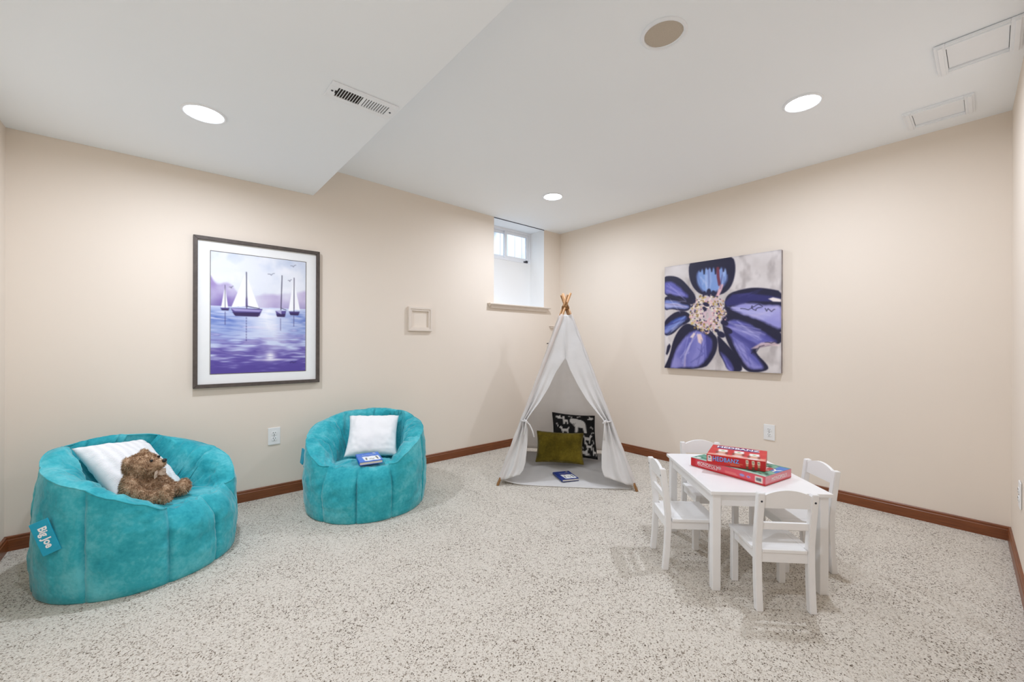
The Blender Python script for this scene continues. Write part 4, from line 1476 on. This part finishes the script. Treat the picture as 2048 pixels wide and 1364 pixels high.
# ------------------------------------------------------------------ books
def book(label, loc, rot, w_, h_, th, cover, paint, group='small blue hardback books'):
    """local: spine along y at x = -w/2, top face +z"""
    t = thing('hardback_book', label, 'book', loc, 0, group)
    t.rotation_euler = rot
    c = 0.0022
    box('front_cover', (-w_ / 2, w_ / 2, -h_ / 2, h_ / 2, th - c, th), cover, t, bev=0.0006)
    box('back_cover', (-w_ / 2, w_ / 2, -h_ / 2, h_ / 2, 0, c), cover, t, bev=0.0006)
    bm = bmesh.new()
    pts = []
    n = 8
    for i in range(n + 1):
        g = PI / 2 + PI * i / n
        pts.append((-w_ / 2 + 0.003 * math.cos(g) - 0.0, th / 2 + th / 2 * math.sin(g)))
    for y in (-h_ / 2, h_ / 2):
        pass
    ra = [bm.verts.new((x, -h_ / 2, z)) for x, z in pts]
    rb = [bm.verts.new((x, h_ / 2, z)) for x, z in pts]
    for i in range(n):
        bm.faces.new((ra[i], ra[i + 1], rb[i + 1], rb[i]))
    bm.faces.new(ra)
    bm.faces.new(rb[::-1])
    obj_bm('spine', bm, cover, t, True)
    box('pages', (-w_ / 2 + 0.001, w_ / 2 - 0.004, -h_ / 2 + 0.004, h_ / 2 - 0.004, c + 0.0002, th - c - 0.0002), M['pages'], t)
    art_plane('cover_print', paint, (-w_ / 2 + 0.002, h_ / 2 - 0.001, th + 0.0003), (w_ - 0.003, 0, 0), (0, -h_ + 0.002, 0), M['carton'], t)
    return t
def cover_paint(base, dark, seed):
    P = Paint(48, 66, base, seed)
    n = P.noise(10, 14, 2)
    P.blend(np.clip((n - 0.55) * 5, 0, 1) * 0.4, dark)
    # torn sheet of lined paper with loose ink strokes
    P.poly([(0.18, 0.44), (0.30, 0.41), (0.46, 0.45), (0.62, 0.42), (0.80, 0.45), (0.92, 0.43), (0.94, 0.90), (0.78, 0.93), (0.60, 0.90), (0.42, 0.93), (0.24, 0.90)], (242, 242, 240), 1.0)
    for v in (0.54, 0.62, 0.70, 0.78):
        P.line([(0.24, v), (0.90, v)], 0.5, (180, 196, 214), 0.6)
    P.line([(0.34, 0.58), (0.33, 0.80)], 2.6, (14, 14, 16))
    P.line([(0.80, 0.52), (0.83, 0.80)], 3.0, (14, 14, 16))
    P.line([(0.46, 0.76), (0.54, 0.68), (0.62, 0.76), (0.68, 0.70)], 1.4, (30, 30, 20))
    P.line([(0.48, 0.82), (0.66, 0.82)], 1.0, (60, 60, 60))
    # broken title strokes, not readable in the photograph
    for k in range(7):
        P.line([(0.24 + k * 0.095, 0.22 + 0.02 * (k % 2)), (0.28 + k * 0.095, 0.28 - 0.02 * (k % 3))], 1.8, (214, 224, 240), 0.85)
    P.line([(0.36, 0.355), (0.70, 0.35)], 1.6, (196, 60, 70), 0.7)
    P.ell(0.80, 0.10, 0.07, 0.05, (236, 214, 160), 0, 1, 0.9)
    return P
bc = ((-1.179 - 0.99 - 1.227 - 1.092) / 4, (-1.016 - 1.021 - 1.181 - 1.218) / 4)
book('navy blue hardback book lying on the white tent floor sheet', (-1.119, -1.106, 0.013), (0.0, 0.0, math.radians(-24)), 0.140, 0.200, 0.018, M['cover_navy'], cover_paint((18, 48, 128), (10, 26, 84), 51))

# ------------------------------------------------------------------ beanbag chairs
def tabf(tab, a):
    for (a0, v0), (a1, v1) in zip(tab[:-1], tab[1:]):
        if a0 <= a <= a1:
            f = (a - a0) / (a1 - a0)
            f = f * f * (3 - 2 * f) * 0.5 + f * 0.5
            return v0 + (v1 - v0) * f
    return tab[-1][1]
RIM_H = [(0, .318), (26, .318), (36, .335), (48, .385), (62, .432), (82, .482), (112, .535), (145, .580), (180, .592)]
RIM_R = [(0, .375), (33, .385), (60, .392), (90, .385), (120, .368), (150, .350), (180, .342)]
SEAT_R = [(0, .300), (26, .290), (40, .265), (60, .225), (90, .200), (130, .175), (180, .155)]
SEAT_Z = [(0, .320), (26, .318), (60, .300), (110, .275), (180, .262)]
SEAMS = [0, 33, 76, 122, 180, -33, -76, -122]
PIL1 = (frame_from((-3.730, -0.440, 0.444), (0.76, 0.64, -0.10), (-0.48, 0.63, 0.61)), 0.335, 0.375, 0.13)
PIL2 = (frame_from((-2.460, -0.470, 0.437), (0.904, -0.427, -0.034), (0.337, 0.659, 0.672)), 0.350, 0.350, 0.15)
def beanbag(label, loc, rotz, seed, scale=(1, 1, 1), dent=None):
    """local +X is the open front; origin on the floor in the middle"""
    t = thing('beanbag_chair', label, 'beanbag', loc, rotz, 'turquoise plush beanbag chairs')
    t.scale = scale
    NTH = 264
    NO, NI, NS = 26, 18, 9
    def seam_d(deg):
        return min(abs((deg - s + 180) % 360 - 180) for s in SEAMS)
    def puff(deg, amp):
        # swelling between two seams, sharp groove on each
        ss = sorted(s % 360 for s in SEAMS)
        d = deg % 360
        for s0, s1 in zip(ss, ss[1:] + [ss[0] + 360]):
            if s0 <= d <= s1:
                f = (d - s0) / (s1 - s0)
                return amp * (math.sin(PI * f) ** 0.5) - 0.017 * math.exp(-(min(d - s0, s1 - d) / 1.1) ** 2)
        return 0.0
    P = []           # rows of points, each row NTH points
    rows = NO + 1 + NI + NS
    for k in range(NTH):
        deg = -180 + 360 * k / NTH
        a = abs(deg)
        th = math.radians(deg)
        h, rr_, rs, zs = tabf(RIM_H, a), tabf(RIM_R, a), tabf(SEAT_R, a), tabf(SEAT_Z, a)
        h += 0.012 * noise.noise(Vector((math.cos(th) * 2.5, math.sin(th) * 2.5, seed)))
        dirv = Vector((math.cos(th), math.sin(th), 0))
        col = []
        rb = 0.385
        fw = max(0.0, min(1.0, (40 - a) / 12))
        fw = fw * fw * (3 - 2 * fw)
        for i in range(NO + 1):
            q = i / NO
            z = h * (1 - (1 - q) ** 1.15)
            f = z / h
            r = rb + (rr_ - rb) * f + 0.016 * math.sin(PI * min(1.0, f * 0.9 + 0.08)) ** 0.75
            if f > 0.62:
                r -= fw * 0.055 * ((f - 0.62) / 0.38) ** 2.4
            if i == 0:
                r, z = rb, 0.0
            if i == 1:
                z = 0.010
            pf = puff(deg, 0.014) * math.sin(PI * min(1, f * 0.92 + 0.05)) ** 0.5
            wr = 0.007 * noise.noise(Vector((dirv.x * 5, dirv.y * 5, z * 11 + seed))) + 0.0055 * noise.noise(Vector((dirv.x * 7, dirv.y * 7, z * 34 + seed * 2))) + 0.004 * noise.noise(Vector((dirv.x * 16, dirv.y * 16, z * 24 + seed)))
            wr *= math.sin(PI * min(1, f * 0.95 + 0.03)) ** 0.5
            col.append(dirv * (r + pf + wr) + Vector((0, 0, z)))
        rim = col[-1].copy()
        # inner wall: puffy roll from the rim down to the seat
        R0, Z0 = (rim.x * dirv.x + rim.y * dirv.y), rim.z
        dz = max(0.0, Z0 - zs)
        k1 = min(1.0, dz / 0.18)
        p0, p3 = (R0, Z0), (rs, zs)
        p1 = (R0 - 0.075 * k1 - 0.3 * (1 - k1) * (R0 - rs), Z0 + 0.032 * k1)
        p2 = (rs + 0.030 * k1 + 0.3 * (1 - k1) * (R0 - rs), zs + dz * 0.62)
        for i in range(1, NI + 1):
            q = i / NI
            b0, b1, b2, b3 = (1 - q) ** 3, 3 * q * (1 - q) ** 2, 3 * q * q * (1 - q), q ** 3
            r = b0 * p0[0] + b1 * p1[0] + b2 * p2[0] + b3 * p3[0]
            z = b0 * p0[1] + b1 * p1[1] + b2 * p2[1] + b3 * p3[1]
            pf = puff(deg, 0.016) * math.sin(PI * q) ** 0.6 * k1
            wr = (0.026 * noise.noise(Vector((dirv.x * 4.5, dirv.y * 4.5, q * 2.6 + seed * 3))) + 0.012 * noise.noise(Vector((dirv.x * 14, dirv.y * 14, q * 8 + seed)))) * math.sin(PI * q) ** 0.5
            col.append(dirv * (r - (pf + wr) * 0.7) + Vector((0, 0, z + (pf + wr) * 0.7)))
        # seat cushion
        e = col[-1].copy()
        ctr_ = Vector((0.06, 0, 0.300))
        for i in range(1, NS):
            q = i / NS
            p = e.lerp(ctr_, q)
            p.z += 0.022 * math.sin(PI * q) * (0.5 if a < 30 else 1.0) + 0.009 * noise.noise(Vector((p.x * 9, p.y * 9, seed * 5))) * math.sin(PI * min(1, q * 1.2))
            g = math.exp(-(p.y / 0.006) ** 2) if p.x > 0.0 else 0.0
            p.z -= 0.006 * g
            col.append(p)
        P.append(col)
    if dent:
        # the filling gives way behind the pillow that leans on it
        bpy.context.view_layer.update()
        mw = t.matrix_world
        fr, pw_, ph_, pt_ = dent
        to, back = fr.inverted() @ mw, mw.inverted() @ fr
        for col in P:
            for j in range(NO + 1, len(col)):
                q = to @ col[j]
                u, v = q.x / (pw_ / 2 + 0.036), q.y / (ph_ / 2 + 0.036)
                e = max(0.0, (1 - u * u)) * max(0.0, (1 - v * v))
                if e <= 0:
                    continue
                lim = -(pt_ / 2 * 1.15 + 0.012) * e ** 0.30
                if lim < q.z < pt_ * 0.9:
                    q.z = lim
                    col[j] = back @ q
    nrow = len(P[0])
    ctr_ = Vector((0.06, 0, 0.302))
    def strip(name, d0, d1, r0, r1):
        k0, k1 = round((d0 + 180) / 360 * NTH), round((d1 + 180) / 360 * NTH)
        vs_, fs_ = [], []
        W_ = r1 - r0 + 1
        for k in range(k0, k1 + 1):
            vs_ += P[k % NTH][r0:r1 + 1]
        for k in range(k1 - k0):
            for j in range(W_ - 1):
                fs_.append((k * W_ + j, k * W_ + j + 1, (k + 1) * W_ + j + 1, (k + 1) * W_ + j))
        return obj(name, vs_, fs_, M['teal'], t, True)
    bounds = [-180, -122, -76, -33, 0, 33, 76, 122, 180]
    for d0, d1 in zip(bounds[:-1], bounds[1:]):
        if abs(d0 + d1) < 40:
            strip('front_panel', d0, d1, 0, NO + NI)
        else:
            strip('outer_panel', d0, d1, 0, NO)
    for d0, d1 in ((-180, -122), (-122, -76), (-76, -33), (33, 76), (76, 122), (122, 180)):
        strip('back_panel', d0, d1, NO, NO + NI)
    # seat
    vs_ = [p for col in P for p in col[NO + NI:]] + [ctr_]
    W_ = nrow - NO - NI
    fs_ = []
    for k in range(NTH):
        k2 = (k + 1) % NTH
        for j in range(W_ - 1):
            fs_.append((k * W_ + j, k * W_ + j + 1, k2 * W_ + j + 1, k2 * W_ + j))
        fs_.append((k * W_ + W_ - 1, NTH * W_, k2 * W_ + W_ - 1))
    obj('seat', vs_, fs_, M['teal'], t, True)
    # base
    vs_ = [P[k][0] for k in range(NTH)]
    obj('base', vs_, [tuple(range(NTH))], M['black'], t)
    # stitched edge along the rim
    bm = bmesh.new()
    k0, k1 = round((33 + 180) / 360 * NTH), round((180 + 180) / 360 * NTH)
    ring = [P[k % NTH][NO] for k in range(k0, k1 + (k0 - round((-33 + 180) / 360 * NTH)) + 0)]
    ring = [P[k % NTH][NO] for k in range(k0, round((-33 + 180) / 360 * NTH) + NTH + 1)]
    bm_tube(bm, ring, 0.0035, 6, cap=False)
    obj_bm('rim_seam', bm, M['teal'], t, True)
    return t, P

B1 = (-3.672, -0.560, 0)
B1A = math.radians(-43)
b1, P1 = beanbag('larger-looking turquoise beanbag chair at the left edge with the teddy bear on it', B1, B1A, 1.7, (0.95, 0.95, 1.0), PIL1)
B2 = (-2.522, -0.530, 0)
B2A = math.radians(-121)
b2, P2 = beanbag('turquoise beanbag chair holding a white pillow and a blue book', B2, B2A, 8.3, (0.965, 0.965, 1.0), PIL2)

# soft things give way where they rest on something
def tree_of(obs):
    bpy.context.view_layer.update()
    vs_, fs_ = [], []
    for o in obs:
        n = len(vs_)
        vs_ += [o.matrix_world @ v.co for v in o.data.vertices]
        fs_ += [tuple(n + i for i in p.vertices) for p in o.data.polygons]
    return BVHTree.FromPolygons(vs_, fs_)
def bag_tree(P, t):
    bpy.context.view_layer.update()
    mw = t.matrix_world
    n, m_ = len(P), len(P[0])
    vs_ = [mw @ p for col in P for p in col] + [mw @ Vector((0.06, 0, 0.302))]
    fs_ = []
    for k in range(n):
        k2 = (k + 1) % n
        for j in range(m_ - 1):
            fs_.append((k * m_ + j, k2 * m_ + j, k2 * m_ + j + 1, k * m_ + j + 1))
        fs_.append((k * m_ + m_ - 1, k2 * m_ + m_ - 1, n * m_))
    return BVHTree.FromPolygons(vs_, fs_)
def push_out(o, trees, direction, most=0.14, eps=0.003):
    """slide every buried vertex along one direction until it is clear"""
    bpy.context.view_layer.update()
    mw = o.matrix_world
    inv = mw.inverted()
    dv = Vector(direction).normalized()
    for v in o.data.vertices:
        p = mw @ v.co
        if not inside(p, trees, eps):
            continue
        for k in range(1, int(most / 0.003)):
            q = p + dv * (k * 0.003)
            if not inside(q, trees, eps):
                v.co = inv @ q
                break
    o.data.update()
def inside(p, trees, eps=0.0006):
    for tr in trees:
        q, n, i, d = tr.find_nearest(p)
        if q is not None and (p - q).dot(n) < eps and d < 0.2:
            return True
    return False
BT1, BT2 = bag_tree(P1, b1), bag_tree(P2, b2)

# sewn-in name tags
def beanbag_tag(parent, deg, zc, w_, h_, text, tilt):
    th = math.radians(deg)
    d = Vector((math.cos(th), math.sin(th), 0))
    tn = Vector((-d.y, d.x, 0))
    # hangs by one long edge, lying nearly against the cloth
    n = (d * 0.80 + tn * 0.50 + Vector((0, 0, 0.10))).normalized()
    upv = (Vector((0, 0, 1)) + tn * tilt)
    upv = (upv - n * upv.dot(n)).normalized()
    rt = upv.cross(n)
    c = d * 0.432 + Vector((0, 0, zc))
    mt = Matrix(((rt.x, upv.x, n.x, c.x), (rt.y, upv.y, n.y, c.y), (rt.z, upv.z, n.z, c.z), (0, 0, 0, 1)))
    o = box('name_tag', (-w_ / 2, w_ / 2, -h_ / 2, h_ / 2, -0.004, 0.004), M['tag'], parent, bev=0.002, mtx=mt)
    o['label'] = 'turquoise name tag with white lettering'
    if text:
        lettering(text, w_ * 0.62, M['ink_white'], o, mt @ Matrix.Translation((0.002, 0, 0.0048)) @ Matrix.Rotation(-PI / 2, 4, 'Z'), bold=0.0012, sx=0.86)
    return o
beanbag_tag(b1, -93, 0.300, 0.060, 0.140, 'Big Joe', -0.46)
beanbag_tag(b2, -88, 0.33, 0.05, 0.10, None, 0.1)

# ------------------------------------------------------------------ pillows on the beanbags, book, teddy bear
pl1 = pillow('throw_pillow', 'white ribbed knit throw pillow behind the teddy bear on the left beanbag', *PIL1[1:], M['knit'], PIL1[0], 'pillows', None, None, 3.0, 0.07)
pl2 = pillow('throw_pillow', 'plain white throw pillow propped up in the smaller beanbag', *PIL2[1:], M['pillow_white'], PIL2[0], 'pillows', None, None, 6.0, 0.08)
book('bright blue hardback book lying on the beanbag seat in front of the pillow', (-2.588, -0.730, 0.339), (math.radians(1), math.radians(-1), math.radians(-13)), 0.140, 0.200, 0.020, M['cover_blue'], cover_paint((22, 104, 206), (12, 60, 150), 52))

def teddy(loc, rotz, lean):
    t = thing('teddy_bear', 'fluffy brown teddy bear sitting against the white pillow on the left beanbag', 'teddy bear', loc)
    t.rotation_euler = (0, lean, rotz)
    bm = bmesh.new()
    def ball(c, r, rot=None):
        g = bmesh.ops.create_icosphere(bm, subdivisions=3, radius=1.0)
        r = r if isinstance(r, tuple) else (r, r, r)
        for v in g['verts']:
            p = Vector((v.co.x * r[0], v.co.y * r[1], v.co.z * r[2]))
            v.co = (rot @ p if rot else p) + Vector(c)
    def limb(pts, rad):
        for (p, q), (ra, rb) in zip(zip(pts[:-1], pts[1:]), zip(rad[:-1], rad[1:])):
            for i in range(6):
                f = i / 5
                ball(Vector(p).lerp(Vector(q), f), ra + (rb - ra) * f)
    ball((0.0, 0, 0.078), (0.064, 0.068, 0.080))
    ball((0.022, 0, 0.060), (0.060, 0.062, 0.056))
    ball((0.006, 0, 0.140), (0.044, 0.048, 0.034))
    HR = Matrix.Rotation(0.10, 3, 'Z') @ Matrix.Rotation(-0.12, 3, 'Y') @ Matrix.Rotation(0.12, 3, 'X')
    HC = Vector((0.020, -0.002, 0.176))
    def hp(x, y, z):
        return HC + HR @ Vector((x, y, z))
    ball(HC, (0.064, 0.068, 0.056), HR)
    ball(hp(0.030, 0, -0.014), (0.048, 0.050, 0.040), HR)
    ball(hp(0.066, 0, -0.012), (0.034, 0.030, 0.024), HR)
    for s in (-1, 1):
        ball(hp(-0.012, s * 0.056, 0.040), (0.013, 0.024, 0.024), HR)
        limb([(0.012, s * 0.058, 0.128), (0.030, s * 0.086, 0.085), (0.070, s * 0.080, 0.050)], [0.026, 0.027, 0.024])
        ball((0.078, s * 0.078, 0.046), (0.026, 0.024, 0.022))
        limb([(0.030, s * 0.040, 0.032), (0.095, s * 0.060, 0.028), (0.150, s * (0.052 if s < 0 else 0.066), 0.030)], [0.036, 0.032, 0.028])
        ball((0.158, s * (0.052 if s < 0 else 0.066), 0.040), (0.024, 0.028, 0.036))
    o = obj_bm('body', bm, M['fur'], t, True)
    rm = o.modifiers.new('remesh', 'REMESH')
    rm.mode = 'VOXEL'
    rm.voxel_size = 0.005
    dg = bpy.context.evaluated_depsgraph_get()
    me = bpy.data.meshes.new_from_object(o.evaluated_get(dg))
    o.modifiers.remove(rm)
    old = o.data
    o.data = me
    bpy.data.meshes.remove(old)
    bmx = bmesh.new()
    bmx.from_mesh(me)
    for _ in range(3):
        bmesh.ops.smooth_vert(bmx, verts=bmx.verts, factor=0.5, use_axis_x=True, use_axis_y=True, use_axis_z=True)
    bmx.normal_update()
    bmx.to_mesh(me)
    me.polygons.foreach_set('use_smooth', [True] * len(me.polygons))
    if not me.materials:
        me.materials.append(M['fur'])
    bmx.free()
    trees = [BT1, tree_of([pl1])]
    t.scale = (1.0, 1.0, 1.0)
    push_out(o, [trees[1]], (0.453, -0.416, 0.786), 0.12, 0.006)
    push_out(o, [trees[0]], (0.10, -0.10, 1.0), 0.08)
    bpy.context.view_layer.update()
    mw = o.matrix_world
    bmx = bmesh.new()
    bmx.from_mesh(me)
    bmx.normal_update()
    # fur tufts: real blades rooted all over the body
    rng = random.Random(5)
    bmx.faces.ensure_lookup_table()
    areas = [f.calc_area() for f in bmx.faces]
    picks = rng.choices(range(len(areas)), weights=areas, k=21000)
    vs_, fs_ = [], []
    for fi in picks:
        f = bmx.faces[fi]
        ws = [rng.random() for _ in f.verts]
        sw = sum(ws)
        p = sum((v.co * w_ for v, w_ in zip(f.verts, ws)), Vector()) / sw
        n = f.normal
        face_zone = (p - hp(0.075, 0, -0.01)).length < 0.040
        L = rng.uniform(0.006, 0.015) * (0.55 if face_zone else 1.0)
        comb = Vector((rng.gauss(0, 1), rng.gauss(0, 1), rng.gauss(0, 1) - 1.1))
        d = (n * 1.15 + (comb - n * comb.dot(n)) * 0.38).normalized()
        sd = d.cross(Vector((rng.gauss(0, 1), rng.gauss(0, 1), rng.gauss(0, 1)))).normalized() * rng.uniform(0.0006, 0.0011)
        mid = p + d * L * 0.55
        tip = p + (d * 0.95 + Vector((0, 0, -0.25))) * L
        if inside(mw @ tip, trees) or inside(mw @ mid, trees):
            continue
        k = len(vs_)
        vs_ += [p - sd, p + sd, mid + sd * 0.8, mid - sd * 0.8, tip]
        fs_ += [(k, k + 1, k + 2, k + 3), (k + 3, k + 2, k + 4)]
    bmx.free()
    fm = bpy.data.meshes.new('fur')
    fm.from_pydata([tuple(v) for v in vs_], [], fs_)
    fm.materials.append(M['fur'])
    fo = bpy.data.objects.new('fur', fm)
    COL.objects.link(fo)
    fo.parent = t
    fo['kind'] = 'stuff'
    for s in (-1, 1):
        bm = bmesh.new()
        bmesh.ops.create_uvsphere(bm, u_segments=14, v_segments=8, radius=0.0062)
        for v in bm.verts:
            v.co += hp(0.064, s * 0.027, 0.018)
        obj_bm('eye', bm, M['black'], t, True)
    bm = bmesh.new()
    bmesh.ops.create_uvsphere(bm, u_segments=16, v_segments=10, radius=1.0)
    for v in bm.verts:
        v.co = hp(0.100 + v.co.x * 0.008, v.co.y * 0.013, 0.000 + v.co.z * 0.009)
    obj_bm('nose', bm, M['black'], t, True)
    # ribbon bow under the chin
    bm = bmesh.new()
    ox, oz = 0.018, -0.016
    for s in (-1, 1):
        pts = [(0.072, 0.0, 0.146), (0.082, s * 0.016, 0.157), (0.084, s * 0.034, 0.154), (0.080, s * 0.035, 0.136), (0.074, s * 0.008, 0.141)]
        for (p, q) in zip(pts[:-1], pts[1:]):
            a_ = [bm.verts.new(Vector(p) + Vector((ox + dx, 0, oz + dz))) for dx, dz in ((0.0, -0.008), (0.0, 0.008), (0.0015, 0.008), (0.0015, -0.008))]
            b_ = [bm.verts.new(Vector(q) + Vector((ox + dx, 0, oz + dz))) for dx, dz in ((0.0, -0.008), (0.0, 0.008), (0.0015, 0.008), (0.0015, -0.008))]
            for i in range(4):
                bm.faces.new((a_[i], a_[(i + 1) % 4], b_[(i + 1) % 4], b_[i]))
    bm_box(bm, 0.074 + ox, 0.086 + ox, -0.008, 0.008, 0.138 + oz, 0.154 + oz, 0.002)
    obj_bm('bow', bm, M['bow'], t)
    return t
teddy((-3.688, -0.682, 0.326), math.radians(-36), math.radians(-4))
